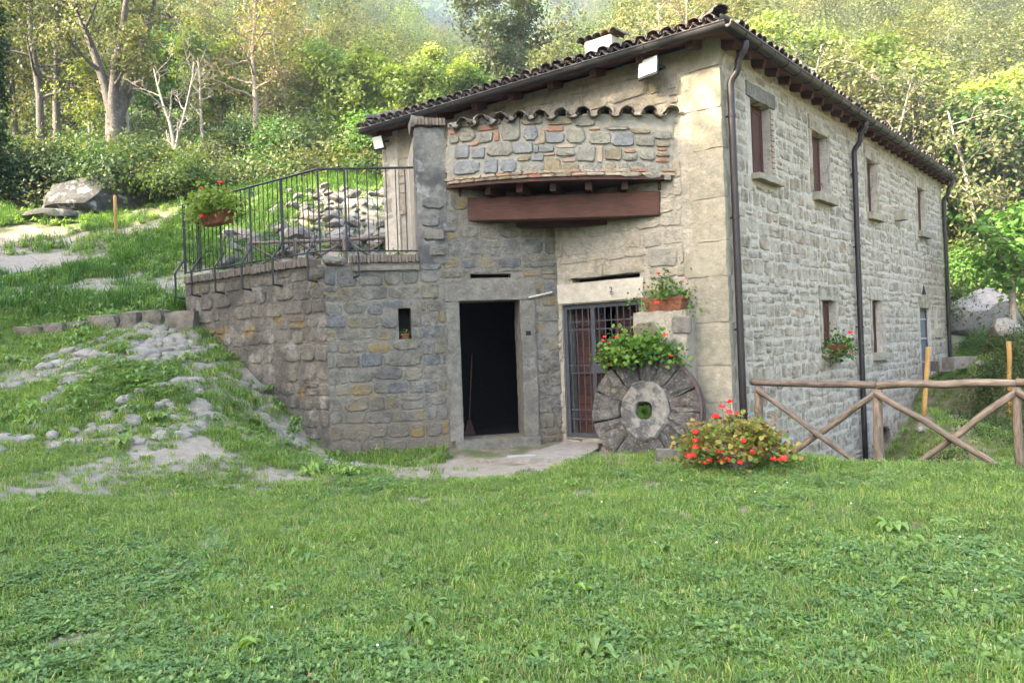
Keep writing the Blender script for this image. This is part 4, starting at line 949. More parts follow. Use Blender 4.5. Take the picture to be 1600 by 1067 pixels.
def fpt(l, out, z): return P0+Lv*l+Nv*out+np.array([0, 0, z])
# planter on the buttress
ger('terracotta trough of leggy geraniums on the stub wall right of the metal gate', fpt(.88, .16, 2.02), 1.0, .42, .42, 650, M['l_ger'], [(-.03, -.24, .10, .045), (-.1, .0, .55, .03), (.30, -.05, .40, .02), (-.30, -.1, .36, .02)], 5, rz=RF, pot=trough(.62, .22, .19), droop=.12, leaf=.026, lean=(.1, 0))
# planter on the millstone
ger('broad leafy geranium spilling over the top of the millstone, in front of the gate', onpl(1003, 570, P0+Nv*.62, Nv), 1.05, .55, .42, 1900, M['l_ger'], rnd_fl(3, 13, (-.58, -.34), (-.2, .1), (.0, .42), (.02, .034))+[(-.25, -.25, .40, .035), (.42, -.1, .40, .04), (-.3, -.2, .02, .03), (.5, -.1, .12, .03)], 6, rz=RF, pot=trough(.6, .22, .2, -.24, .22), droop=.16, leaf=.034)
# planter on the ground at the foot of the downpipe
gp = onz(1148, 735, 0)
ger('big straggling geranium with many red flower heads on the grass by the downpipe', (gp[0], gp[1], .0), 1.15, .65, .62, 1500, M['l_gera'], rnd_fl(8, 15, (-.60, .55), (-.42, -.25), (.12, .42), (.03, .048))+[(-.12, 0, .76, .04), (-.02, .0, .82, .035), (-.22, -.1, .66, .045), (-.48, -.25, .5, .04), (-.05, -.05, .70, .045), (.05, 0, .68, .03)], 7, rz=-.1, pot=round_pot(.26, .24, 0.02, 'jamb'), droop=.0, leaf=.034)
# on the sill of the near ground floor window
sp = P0+Rv*4.1+Xv*.16+np.array([0, 0, 1.25])
ger('small geranium hanging from the sill of the ground floor window', sp, .75, .42, .30, 420, M['l_ger'], [(.30, -.15, .34, .05), (.05, -.22, -.02, .035), (-.2, -.2, .1, .025)], 9, rz=TH*-1+math.pi/2, pot=trough(.5, .2, .16, -.02), droop=.34, leaf=.032)
# on the terrace railing
tp = C0+Lv*2.62+Nv*.16+np.array([0, 0, 4.05])
ger('pale green geranium in a terracotta trough hung on the terrace railing', tp, 1.4, .6, .42, 1300, M['l_gery'], [(-.05, -.25, -.05, .06), (.22, -.05, .52, .05), (.33, 0, .36, .035), (-.28, -.1, .5, .03)], 10, rz=RF, pot=trough(.7, .24, .22, -.16), droop=.22, leaf=.036)
nt_ = C0+Dv*1.2-Mv*.06+np.array([0, 0, 1.762])
ger('tiny terracotta pot with a green sprig in the wall niche', nt_, .14, .09, .09, 60, M['l_green'], [], 11, rz=aa, pot=round_pot(.075, .09), leaf=.02)['category'] = 'potted plant'
tq = C0+Dv*1.13-Mv*.35+np.array([0, 0, 2.99])
ger('small orange pot with a tuft of leaves on the terrace beside the pillar', tq, .2, .15, .22, 70, M['l_ger'], [], 12, rz=aa, pot=round_pot(.07, .15), leaf=.025)

# ---- the old millstone leaning by the gate
mc = onpl(1008, 642, P0+Nv*.74, Nv)
mst = thing('millstone', 'big old segmented millstone with iron hoop leaning beside the gate', 'millstone', mc, RF)
mst.rotation_euler = (-.15, 0, RF+.12)
MR, MH = .80, .30
r = random.Random(4); ang = [-2.9, -2.2, -1.62, -1.05, -.55, -.02, .42, .88, 1.30, 1.72, 2.25, 2.78]; ns = len(ang)
for k in range(ns):
    a0, a1 = ang[k]+r.uniform(.011, .028), (ang[(k+1) % ns] if k < ns-1 else ang[0]+2*math.pi)-r.uniform(.011, .028); m_ = 5; V = []; off = r.uniform(-.015, .018)
    inner = [.345+r.uniform(-.02, .03)]*(m_+1); rings = []
    for yy, sh in ((.24, 0), (-.02, 0), (-.045+off, .022)):
        for rad_i in (0, 1, 2):
            for j in range(m_+1):
                a = a0+sh*.9+(a1-a0-2*sh*.9)*j/m_; rad = (inner[j]+sh, (.345+MR)/2, MR-sh*.8)[rad_i]+r.uniform(-.008, .008)
                a_ = a+(r.uniform(-.02, .02) if j in (0, m_) and rad_i < 2 else 0)/max(rad, .3); V.append((math.cos(a_)*rad, yy+(r.uniform(-.02, .02) if sh else 0), math.sin(a_)*rad))
    Fc = []; W = m_+1
    for L_ in range(2):
        b0, b1 = L_*3*W, (L_+1)*3*W
        for j in range(m_): Fc.append((b0+2*W+j, b0+2*W+j+1, b1+2*W+j+1, b1+2*W+j)); Fc.append((b0+j+1, b0+j, b1+j, b1+j+1))
        for c_ in range(2): Fc.append((b0+c_*W, b0+(c_+1)*W, b1+(c_+1)*W, b1+c_*W)); Fc.append((b0+(c_+1)*W+m_, b0+c_*W+m_, b1+c_*W+m_, b1+(c_+1)*W+m_))
    b = 6*W
    for c_ in range(2):
        for j in range(m_): Fc.append((b+c_*W+j, b+c_*W+j+1, b+(c_+1)*W+j+1, b+(c_+1)*W+j)[::-1])
    o = MB().add(V, Fc).build('segment', M['mill_stone'], mst)
V = []; n = 30
rh = [.355+r.uniform(-.018, .02) for _ in range(n)]
for yy, ro, ri in ((.22, 0, .115), (-.05, 0, .115), (-.085, -.03, .13)):
    for j in range(n): a = 2*math.pi*j/n; V.append((math.cos(a)*(rh[j]+ro), yy+r.uniform(-.006, .006), math.sin(a)*(rh[j]+ro)*1.2))
    for j in range(n): a = 2*math.pi*j/n; sq = ri*(1+.16*abs(math.sin(2*a))); V.append((math.cos(a)*sq, yy, math.sin(a)*sq))
Fc = []
for L_ in range(2):
    for j in range(n):
        k = (j+1) % n; Fc.append((L_*2*n+j, L_*2*n+k, (L_+1)*2*n+k, (L_+1)*2*n+j)); Fc.append((L_*2*n+n+k, L_*2*n+n+j, (L_+1)*2*n+n+j, (L_+1)*2*n+n+k))
for j in range(n): k = (j+1) % n; Fc.append((4*n+k, 4*n+j, 5*n+j, 5*n+k))
MB().add(V, Fc).build('hub', M['mill_hub'], mst)
V = []; n = 48
for yy, rr_ in ((.02, MR+.003), (.02, MR+.016), (.13, MR+.016), (.13, MR+.003)):
    for j in range(n+1): a = -1.0+3.6*j/n-.9; V.append((math.cos(a)*rr_, yy+.04, math.sin(a)*rr_))
Fc = [(q*(n+1)+j, q*(n+1)+j+1, ((q+1) % 4)*(n+1)+j+1, ((q+1) % 4)*(n+1)+j) for q in range(4) for j in range(n)]
MB().add(V, Fc).build('iron_hoop', M['rust'], mst)
V = []
for yy, rr_ in ((-.03, MR-.005), (-.03, MR+.022), (.0, MR+.022), (.0, MR-.005)):
    for j in range(n+1): a = -.75+1.75*j/n; V.append((math.cos(a)*rr_, yy, math.sin(a)*rr_))
MB().add(V, Fc).build('hoop_strap', M['rust'], mst)
# houseleek in the eye
sp = mst.location+Vector((Nv*.0))
V, F4 = [], []; r2 = random.Random(2)
mb = MB()
for k in range(60):
    t = k/60; ph = k*2.4; el = 1.35-t*1.5; rad = .035+.055*t; d = Vector((math.cos(ph)*math.cos(el), -math.sin(el)*.9, math.sin(ph)*math.cos(el))); c = Vector((0, -.0, 0))+d*rad
    s_ = d.cross(Vector((0, 1, .01))).normalized()*.016; u_ = d*.03
    mb.add([c-s_, c+s_, c+u_*1.0+s_*.4, c+u_*1.3, c+u_-s_*.4, c+Vector((0, -.008, 0))], [(0, 1, 2, 3, 4)])
hl_ = mb.build('houseleek', M['l_ger'], None); hl_.location = mst.location+Vector(Nv*.02)+Vector((0, 0, -.02)); hl_.rotation_euler = (0, 0, RF)
tag(hl_, 'round green succulent rosette growing in the eye of the millstone', 'succulent')
fs = rough_block('foot_slab', M['jamb'], None, 0, .62, -.05, .16, 0, .16, seed=30, amp=.012); q = onz(1026, 722, 0); fs.location = (q[0], q[1], .0); fs.rotation_euler = (0, .0, -.12); tag(fs, 'long grey stone slab on edge at the foot of the millstone', 'stone slab')
# slab and boards at the door
q = onz(880, 712, .0); dsb = MB().prism([tuple(onz(*p, .03)[:2]) for p in ((800, 716), (905, 716), (935, 700), (935, 690), (880, 690))], -.05, .03).build('door_slab', M['slab'], None); tag(dsb, 'pale flat stone slab on the ground before the metal gate', 'stone slab')
q = onz(815, 715, .03); bo_ = thing('white_boards', 'pair of thin white boards lying flat left of the door slab', 'boards', (q[0], q[1], .035), .1)
for k in range(2): MB().box(-.20, .20, k*.07, k*.07+.055, 0, .018).build('board', M['white_paint'], bo_).rotation_euler = (0, 0, -.12*k)
# broom in the doorway
q = C0+Dv*2.25-Mv*.62; br = thing('broom', 'old broom leaning inside the dark doorway', 'broom', (q[0], q[1], .115), aa)
MB().tube([(.0, 0, .2), (.12, .2, 1.35)], .013, 6).build('handle', M['dark_wood'], br)
MB().box(-.09, .09, -.02, .02, 0, .02).add([(-.03, -.02, .24), (.03, -.02, .24), (.03, .02, .24), (-.03, .02, .24), (-.1, -.03, .0), (.1, -.03, 0), (.1, .03, 0), (-.1, .03, 0)], [(0, 1, 5, 4), (1, 2, 6, 5), (2, 3, 7, 6), (3, 0, 4, 7), (0, 3, 2, 1)]).build('bristles', M['dark_wood'], br)
# ---- floodlights
def flood(label, p, rz, tilt, w_=.30, h_=.25):
    t = thing('floodlight', label, 'floodlight', p, rz); t.rotation_euler = (tilt, 0, rz)
    MB().box(-w_/2, w_/2, .0, .05, -h_/2, h_/2, bev=.012).build('case', M['black_case'], t)
    MB().box(-w_/2+.018, w_/2-.018, -.008, .002, -h_/2+.045, h_/2-.018).build('lens', M['lamp_glass'], t)
    for k in range(6): x = -w_/2+.04+k*(w_-.08)/5; MB().box(x-.006, x+.006, .05, .075, -h_/2+.03, h_/2-.03).build('fin', M['black_case'], t)
    MB().box(-w_/2-.012, -w_/2-.002, -.01, .16, -.015, .015).box(w_/2+.002, w_/2+.012, -.01, .16, -.015, .015).box(-w_/2-.012, w_/2+.012, .16, .172, -.02, .02).build('bracket', M['black_case'], t)
    return t
flood('square floodlight on the front wall under the eave near the corner', onpl(1012, 106, P0+Nv*.34, Nv), RF-.2, -.12, .36, .30)
flood('tilted floodlight under the far left end of the eave beside the pillar', onpl(591, 224, P0+Nv*.30, Nv), RF+.1, .35, .26, .28)
# ---- terrace railing
rl = thing('terrace_railing', 'black iron railing with thin bars along the terrace edge', 'railing', C0, RF)
ZT, ZB, ZC = 4.44, 3.17, 3.09
def post(x, y, ox, oy, z1=ZT, foot=True):
    """flat bar that bends outwards below the coping and ends in a leg against the wall"""
    b = MB(); h = .017
    b.tube([(x, y, ZB-.02), (x, y, z1)], .021, 4); return b.build('post', M['iron'], rl)
for s in (.06, 1.0, 1.85, 2.75, 3.45, 3.95): post(-s, -.02, 0, -1)
for s in (.12, 1.0, 1.85, 2.65, 3.4, 3.95):
    MB().tube([(-s, -.03, 3.42), (-s-.03, -.20, 3.15), (-s-.03, -.20, 2.72), (-s-.03, -.03, 2.70)], .019, 4).build('bent_leg', M['iron'], rl)
ca, sa = math.cos(aa-RF), math.sin(aa-RF)
MB().tube([(-3.97, -.02, ZT), (-.06, -.02, ZT), (ca*1.42, sa*1.42, ZT+.03)], .019, 6).build('top_rail', M['iron'], rl)
MB().tube([(-3.97, -.02, ZB), (-.06, -.02, ZB), (ca*1.46, sa*1.46, ZB-.02)], .014, 6).build('bottom_rail', M['iron'], rl)
bal = MB().tube([(0, 0, ZB), (0, 0, ZT)], .0085, 5).mesh('baluster', M['iron'])
for k in range(30):
    s = .19+k*.128
    if s < 3.95: put('baluster', bal, rl, (-s, -.02, 0))
for k in range(9): put('baluster', bal, rl, (ca*(.10+k*.148), sa*(.10+k*.148), 0))
post(ca*.35, sa*.35, 0, 0); MB().tube([(ca*.35+sa*.02, sa*.35-ca*.02, 3.4), (ca*.52+sa*.16, sa*.52-ca*.16, 3.1), (ca*.52+sa*.16, sa*.52-ca*.16, 2.76), (ca*.44+sa*.04, sa*.44-ca*.04, 2.74)], .019, 4).build('bent_leg', M['iron'], rl)
# ---- rustic log fence
def log(name, a, b, r0, r1, parent, seed, mat=None):
    r = random.Random(seed); a, b = Vector(a), Vector(b); n = max(3, int((b-a).length/.3)); pts = []; rad = []
    for i in range(n+1): t = i/n; pts.append(a.lerp(b, t)+Vector((r.uniform(-1, 1), r.uniform(-1, 1), r.uniform(-1, 1)))*.012); rad.append((r0+(r1-r0)*t)*r.uniform(.93, 1.07))
    q = (b-a).to_track_quat('X', 'Z'); qi = q.inverted(); o = MB().tube([qi @ (p-a) for p in pts], rad, 9).build(name, mat or M['log'], parent, True)
    o.location = a; o.rotation_euler = q.to_euler(); return o
fx = [(3.36, 10.2), (4.42, 9.05), (5.5, 8.12), (6.6, 7.2)]
fen = thing('log_fence', 'rustic log fence with crossed braces at the edge of the lawn', 'fence', (0, 0, 0))
tops = [.96, .95, .98, .99]
for i, (x, y) in enumerate(fx): 
    z = tz1(x, y); log('post', (x, y, z-.3), (x, y, tops[i]-.05), (.062, .062, .046, .05)[i], (.056, .058, .042, .05)[i], fen, 200+i)
for i in range(3):
    a, b = fx[i], fx[i+1]
    log('rail', (a[0]-.06*(i == 0), a[1]+.06*(i == 0), tops[i]), (b[0], b[1], tops[i+1]), .047, .043, fen, 210+i)
    o1 = np.array([-.05, -.05]); za, zb = tz1(*a), tz1(*b)
    log('brace', (a[0]+o1[0], a[1]+o1[1], tops[i]-.08), (b[0]-.10+o1[0], b[1]+.08+o1[1], zb-.02), .041, .036, fen, 220+i)
    log('brace', (a[0]+.22-o1[0]*.3, a[1]-.2-o1[1]*.3, za-.02), (b[0]-o1[0]*.3-.03, b[1]-o1[1]*.3, tops[i+1]-.10), .038, .04, fen, 230+i)
# low fence beyond the terrace
f2 = thing('low_fence', 'low weathered rail fence with crossed braces behind the terrace railing', 'fence', (0, 0, 0))
pp = [ond(px, 400, 15.6) for px in (388, 462, 540, 606)]
for i, p in enumerate(pp):
    z = tz1(p[0], p[1]); pp[i] = (p[0], p[1], 3.95); log('post', (p[0], p[1], min(z, 3.3)-.1), (p[0], p[1], 4.02), .05, .045, f2, 240+i)
for i in range(3):
    a, b = pp[i], pp[i+1]; log('rail', a, b, .04, .035, f2, 250+i); log('brace', a, (b[0], b[1], 3.35), .03, .03, f2, 260+i); log('brace', (a[0], a[1]+.04, 3.35), (b[0], b[1]+.04, b[2]), .03, .03, f2, 270+i)
# stakes
def stake(label, px, d, ytop, ybot, lean):
    a = ond(px, ybot, d); z = tz1(a[0], a[1]); b = ond(px+lean, ytop, d); o = thing('wooden_stake', label, 'stake', (a[0], a[1], z)); 
    log('shaft', (0, 0, -.2), (b[0]-a[0], 0, b[2]-z), .043, .043, o, int(px), M['stake']); return o
stake('yellow wooden stake leaning before the far ground floor door', 1441, 13.8, 541, 632, 10)
stake('upright yellow wooden stake standing in front of the mossy boulder', 1577, 14.6, 533, 605, 0)
stake('short yellow stake in the grass before the lichened boulder', 180, 20.5, 306, 342, 0)
# boulders and rocks
def rock(label, p, s, seed, mat, name='boulder', rz=0, sub=3, cat='boulder', flat=.7, amp=.3):
    o = put(name, rock_mesh(seed, M[mat], name, sub, flat, amp), None, p, (0, 0, rz), s); 
    for f in o.data.polygons: f.use_smooth = sub >= 3
    if sub >= 3: o.data.set_sharp_from_angle(angle=math.radians(28))
    return tag(o, label, cat) if label else o
def at(px, d, py=400): p = ond(px, py, d); return (p[0], p[1], tz1(p[0], p[1]))
p = at(150, 24.0); rock('large black and white lichened boulder under the bushes on the slope', (p[0], p[1], p[2]+.3), (3.7, 2.2, 2.7), 33, 'boulder_dark', flat=.55, amp=.7)
p = at(88, 23.2); rock('flat grey rock beside the left foot of the lichened boulder', (p[0], p[1], p[2]+.1), (2.0, 1.2, .8), 8, 'boulder_dark')
p = at(1525, 24.5); rock('huge smooth pale rock behind the house by the walnut tree', (p[0], p[1], p[2]+.55), (3.4, 2.2, 3.2), 6, 'boulder_pale')
p = at(1570, 16.8); rock('brown mossy boulder behind the upright stake', (p[0], p[1], p[2]+.2), (.95, .8, 1.15), 12, 'boulder_moss')
p = at(1466, 15.5); rock('small squared grey stone block by the far house corner', (p[0], p[1], p[2]+.1), (.42, .35, .5), 14, 'rock', 'stone_block', .4, 2, 'stone')
for k, (px, d, w_) in enumerate(((1500, 18.6, 1.5), (1515, 17.2, 1.3), (1490, 16.4, 1.1))):
    p = at(px, d); o = rough_block('stone_step', M['rock'], None, -w_/2, w_/2, -.1, .16, -.2, .2, seed=300+k); o.location = p; o.rotation_euler = (0, 0, .1*k); tag(o, ('highest', 'middle', 'lowest')[k]+' of the three stone steps climbing beside the far house corner', 'step', 'stone steps by the far corner')
# row of squared stones along the upper path
bs = thing('stone_kerb', 'row of squared kerb stones ending at the terrace wall', 'kerb', (0, 0, 0))
xs_ = [303, 252, 217, 185, 138, 110, 74, 30]; rk = random.Random(6)
for k in range(len(xs_)-1):
    a, b = ond(xs_[k], 490, 13.3-.0*k), ond(xs_[k+1], 490, 13.3)
    cx, cy = (a[0]+b[0])/2, 13.55-.05*k; w_ = abs(a[0]-b[0]); z = tz1(cx, cy-.25)
    rough_block('stone', M['kerb'], bs, -w_/2-.005, w_/2-.01, -.15, .37-.02*k+rk.uniform(-.03, .03), -.2, .35, seed=320+k, amp=.03, bev=.05).location = (cx, cy, z)
# cobbles of the stony path
path_pts = []
CB = [rock_mesh(400+k, M['cobble'], 'cobblestone', 2, .6, .5) for k in range(9)]
for me in CB: me.polygons.foreach_set('use_smooth', [True]*len(me.polygons)); me.set_sharp_from_angle(angle=math.radians(40))
def lie(x, y, spin, r):
    e = .18; n = Vector((tz1(x-e, y)-tz1(x+e, y), tz1(x, y-e)-tz1(x, y+e), 2*e)).normalized()+Vector((r.uniform(-.07, .07), r.uniform(-.07, .07), 0))
    return (n.to_track_quat('Z', 'Y') @ Matrix.Rotation(spin, 3, 'Z').to_quaternion()).to_euler()
rc = random.Random(12)
def cob(px, py, w_, z=None, d=None):
    p = ond(px, py, d) if d else onz(px, py, z); 
    if built(np.array([p[0]]), np.array([p[1]]), .1)[0]: return
    zz = tz1(p[0], p[1]); s = w_*rc.uniform(.8, 1.25)
    put('cobblestone', CB[rc.randrange(9)], ground, (p[0], p[1], zz-.02+.03*rc.random()), (rc.uniform(-.12, .12), rc.uniform(-.12, .12), rc.uniform(0, 6)), (s, s*rc.uniform(.6, .9), s*rc.uniform(.45, .7)))
def slope_cobs(n, s0, s1, w0, w1, seed, big):
    r = random.Random(seed)
    for _ in range(n):
        s = r.uniform(s0, s1); o = r.triangular(w0, w1, w0+.2*(w1-w0)); p = C0+Lv*s+Nv*o
        if built(np.array([p[0]]), np.array([p[1]]), .1)[0]: continue
        zz = tz1(p[0], p[1]); k = r.uniform(*big)
        put('cobblestone', CB[r.randrange(9)], ground, (p[0], p[1], zz+.026-.025*r.random()), lie(p[0], p[1], r.uniform(0, 6), r), (k*1.1, k*r.uniform(.65, 1), .16+.1*r.random()))
slope_cobs(270, -.1, 4.2, .12, 3.0, 21, (.16, .46)); slope_cobs(80, .8, 4.6, 2.4, 5.2, 22, (.16, .38)); slope_cobs(26, -1.2, .4, .1, .9, 23, (.10, .24))
for row, (sx, n) in enumerate(((2.85, 9), (1.55, 9))):
    for k in range(n):
        p = C0+Lv*(sx+rc.uniform(-.05, .05))+Nv*(.2+k*.27); zz = tz1(p[0], p[1]); put('cobblestone', CB[rc.randrange(9)], ground, (p[0], p[1], zz+.02), (0, 0, math.atan2(Nv[1], Nv[0])+rc.uniform(-.2, .2)), (.36, .24, .34))
# heap of pale rubble behind the terrace
hp = thing('rubble_heap', 'pale rubble heap and dry stone wall behind the terrace railing', 'rubble heap', (0, 0, 0))
RK = [rock_mesh(500+k, M['rock'], 'stone', 1, .72, .3) for k in range(10)]
rr3 = random.Random(15)
for k in range(210):
    px = rr3.uniform(352, 640); u = rr3.random(); d = 16.4+u*4.6+rr3.uniform(-.3, .3); 
    if px < 420 and u > .75: continue
    p = at(px, d); s = rr3.uniform(.22, .62)*(1.25 if u < .5 else .8)
    if built(np.array([p[0]]), np.array([p[1]]), .3)[0]: continue
    put('stone', RK[rr3.randrange(10)], hp, (p[0], p[1], p[2]+s*.15+(.35*u if px > 450 else 0)), (rr3.uniform(-.5, .5), rr3.uniform(-.5, .5), rr3.uniform(0, 6)), (s, s*rr3.uniform(.6, 1), s*rr3.uniform(.5, .9)))
# electricity pole beyond the roof
p = at(857, 62); ep = thing('electricity_pole', 'thin grey electricity pole standing beyond the roof', 'pole', p)
zt = ond(857, 52, 62)[2]-p[2]; MB().tube([(0, 0, 0), (0, 0, zt)], [.17, .12], 8).build('shaft', M['white_cable'], ep); MB().box(-.75, .75, -.05, .05, zt-.5, zt-.38).box(-.3, .3, -.25, .25, zt-1.9, zt-1.0).build('crossarm', M['white_cable'], ep)
for x in (-.65, 0, .65): MB().lathe([(.05, 0), (.07, .1), (.04, .2), (0, .22)], 8, (x, 0, zt-.38)).build('insulator', M['white_cable'], ep)
# ------------------------------------------------------------------ trees
def leaves_np(P, size, rng, mat, up=.6, name='crown', elong=1.7, cols=None):
    n = len(P); ow = P-P.mean(0); ow = ow/(np.linalg.norm(ow, axis=1)[:, None]+1e-6); nr_ = rng.normal(0, .75, (n, 3))+np.array([0, 0, up])+ow*1.1; nr_ /= np.linalg.norm(nr_, axis=1)[:, None]
    a = np.cross(nr_, rng.normal(0, 1, (n, 3))); a /= np.linalg.norm(a, axis=1)[:, None]; b = np.cross(nr_, a); s = (size*rng.uniform(.6, 1.3, n))[:, None]
    V = np.stack([P-a*s*elong*.5, P+b*s*.5-nr_*s*.12, P+a*s*elong*.5, P-b*s*.5-nr_*s*.12], 1).reshape(-1, 3)
    return np_mesh(name, V, np.arange(n*4).reshape(n, 4), mat, rng.rand(n) if cols is None else cols)
def tree_meshes(seed, H, r0, base, spread, nlimb, nleaf, leaf, mat, bark, up=.5, prof='round', lean=(0, 0), sig=.28, fork=1, twigs=3, wander=.05, crown_lo=.35):
    r = random.Random(seed); rng = np.random.RandomState(seed); mb = MB(); tips = []
    stems = []
    for f in range(fork):
        fa = f*2*math.pi/max(1, fork)+r.uniform(0, 1); sp = (.0 if fork == 1 else .28)
        fz = 0 if fork == 1 else base*H*r.uniform(.7, .95); pts = []; x = y = 0.
        for k in range(9):
            t = k/8; z = t*H*.92
            x += r.gauss(0, wander)*H/9; y += r.gauss(0, wander)*H/9; o = max(0, z-fz)*sp
            pts.append(Vector((x+lean[0]*z+o*math.cos(fa), y+lean[1]*z+o*math.sin(fa), z)))
        rad = [r0*(1.35 if k == 0 else 1)*(1-.9*(k/8))*(1 if f == 0 or k < 3 else .75)+.012 for k in range(9)]
        mb.tube(pts, rad, 8 if r0 > .1 else 6); stems.append((pts, rad))
    for j in range(nlimb):
        pts, rad = stems[j % fork]; t = base+(.97-base)*((j+.5)/nlimb)**.85; k = min(7, int(t*8)); f = t*8-k; st = pts[k].lerp(pts[k+1], f); rr0 = (rad[k]*(1-f)+rad[k+1]*f)*.55
        u = (t-base)/(1-base)
        pf = {'round': math.sin(math.pi*(.18+.82*u))**.7, 'cone': 1-.8*u, 'column': .75+.25*math.sin(math.pi*u), 'vase': .5+.6*u}[prof]
        L = spread*pf*r.uniform(.7, 1.15); az_ = j*2.4+r.uniform(-.4, .4); el = up*r.uniform(.5, 1.3)
        lp = [st]; d = Vector((math.cos(az_)*math.cos(el), math.sin(az_)*math.cos(el), math.sin(el)))
        for q in range(4): d = (d+Vector((r.gauss(0, .17), r.gauss(0, .17), r.gauss(.05, .13)))).normalized(); lp.append(lp[-1]+d*L/4)
        mb.tube(lp, [rr0*(1-.2*q)+.004 for q in range(5)], 5, False)
        tips += [lp[4], lp[3], lp[2].lerp(lp[3], .5)]
        for q in range(twigs):
            a = r.uniform(.3, .95)*4; i = min(3, int(a)); b = lp[i].lerp(lp[i+1], a-i); dd = (d+Vector((r.gauss(0, .8), r.gauss(0, .8), r.gauss(.1, .5)))).normalized(); l2 = L*r.uniform(.25, .5)
            m2 = b+dd*l2*.5+Vector((0, 0, r.gauss(.02, .06)))*l2; e2 = m2+(dd+Vector((r.gauss(0, .4), r.gauss(0, .4), r.gauss(0, .3))))*l2*.5
            mb.tube([b, m2, e2], [rr0*.4+.004, rr0*.25+.003, .003], 4, False); tips += [e2, m2, e2]
            if nleaf == 0 or twigs > 3:
                for q2 in range(3):
                    e3 = m2+Vector((r.gauss(0, 1), r.gauss(0, 1), r.gauss(.4, .8))).normalized()*l2*.5; mb.tube([m2, m2.lerp(e3, .5)+Vector((0, 0, .02)), e3], [.008, .006, .003], 3, False); tips.append(e3)
    tr = mb.mesh('trunk', bark, True)
    if not nleaf: return tr, None
    T = np.array([tuple(p) for p in tips]); T = T[T[:, 2] > H*crown_lo*.6]
    wgt = rng.uniform(.15, 1.5, len(T)); k = rng.choice(len(T), nleaf, p=wgt/wgt.sum())
    P = T[k]+rng.normal(0, sig, (nleaf, 3))*np.array([1, 1, .75])
    clump = (k*.618) % 1; cols = np.clip(.55*clump+.45*rng.rand(nleaf), 0, 1)
    return tr, leaves_np(P, leaf, rng, mat, cols=cols)
def tree(label, loc, meshes, rz=0, s=1.0, group=None, name='tree', cat='tree'):
    t = thing(name, label, cat, loc, rz, group); t.scale = (s, s, s)
    put('trunk', meshes[0], t)
    if meshes[1]: put('crown', meshes[1], t)
    return t
m_old = tree_meshes(3, 8.8, .34, .26, 2.9, 20, 9000, .085, M['l_olive'], M['bark'], .75, 'vase', (.03, 0), .3, 3, 4)
tree('old forked tree with a thick leaning grey trunk above the brambles', at(186, 30), m_old, .5)
m_tall = tree_meshes(5, 12.5, .16, .22, 2.3, 24, 6500, .085, M['l_olive'], M['bark'], .5, 'column', (.0, 0), .34, 1, 4)
m_tall2 = tree_meshes(6, 12.0, .17, .25, 2.2, 22, 6500, .085, M['l_mix'], M['bark'], .5, 'column', (.02, 0), .34, 1, 4)
tree('dark slender tree, left one of the close pair near the left edge', at(70, 31), m_tall, 0); tree('straight dark slender tree, right one of the close pair near the left edge', at(92, 31.6), m_tall2, 1)
m_sap = tree_meshes(7, 4.6, .05, .25, 1.0, 12, 1500, .09, M['l_yellow'], M['bark_pale'], .5, 'round', (0, 0), .22)
tree('pale sapling with sparse yellow leaves left of the old forked tree', at(144, 30.5), m_sap)
m_dead = tree_meshes(8, 4.6, .075, .22, 1.6, 13, 0, .1, None, M['bark_pale'], .75, 'vase', (-.05, 0), .2, 2, 4, .08)
tree('bare white dead tree forking low among dry grass', at(283, 28.5), m_dead, 2.6)
m_dead2 = tree_meshes(9, 4.4, .07, .4, 1.1, 9, 0, .1, None, M['bark_pale'], .6, 'round', (.0, 0), .2, 1, 4, .06)
tree('thin bare white stem leaning right beside the old forked tree', at(209, 30.5), m_dead2, 1.0, .95); tree('thin upright bare white stem right of the low forking dead tree', at(322, 31), m_dead2, 2.5, 1.1)
m_tan = tree_meshes(10, 10.5, .12, .22, 2.3, 26, 4300, .075, M['l_tan'], M['bark_tan'], .22, 'column', (0, 0), .36, 1, 5)
tree('tall thin tree with sparse tan autumn leaves left of the terrace', at(410, 31), m_tan, 1.2)
m_yg = tree_meshes(12, 8.0, .13, .18, 2.3, 24, 6500, .17, M['l_lime'], M['bark_tan'], .65, 'round', (0, 0), .42, 2, 3, .05, .1)
m_yg2 = tree_meshes(13, 8.6, .13, .15, 2.1, 24, 6500, .16, M['l_lime'], M['bark_tan'], .8, 'round', (.02, 0), .40, 2, 3, .05, .1)
m_gr = tree_meshes(14, 7.5, .12, .2, 2.2, 24, 6500, .15, M['l_green'], M['bark_tan'], .6, 'round', (0, 0), .42, 1, 3, .05, .1)
m_mix = tree_meshes(15, 8.0, .11, .2, 2.1, 24, 4200, .12, M['l_mix'], M['bark_pale'], .6, 'vase', (.03, 0), .42, 2, 4, .06, .1)
m_mix2 = tree_meshes(16, 7.0, .10, .2, 2.0, 22, 4200, .12, M['l_mix'], M['bark_pale'], .45, 'round', (-.05, 0), .40, 2, 4, .07, .1)
m_ol = tree_meshes(17, 7.5, .12, .15, 2.1, 24, 8500, .095, M['l_olive'], M['bark'], .5, 'round', (0, 0), .4, 1, 3, .05, .1)
M['l_pine'] = leaf_mat('leaf_pine', [(.028, .042, .014), (.055, .072, .022), (.095, .10, .036)])
m_pine = tree_meshes(18, 10.5, .20, .12, 1.9, 34, 13000, .12, M['l_pine'], M['bark'], .8, 'column', (.02, 0), .34, 2, 4, .05, .12)
tree('tall dark evergreen tree rising behind the middle of the front roof', at(797, 40), m_pine, .7, 1.0)
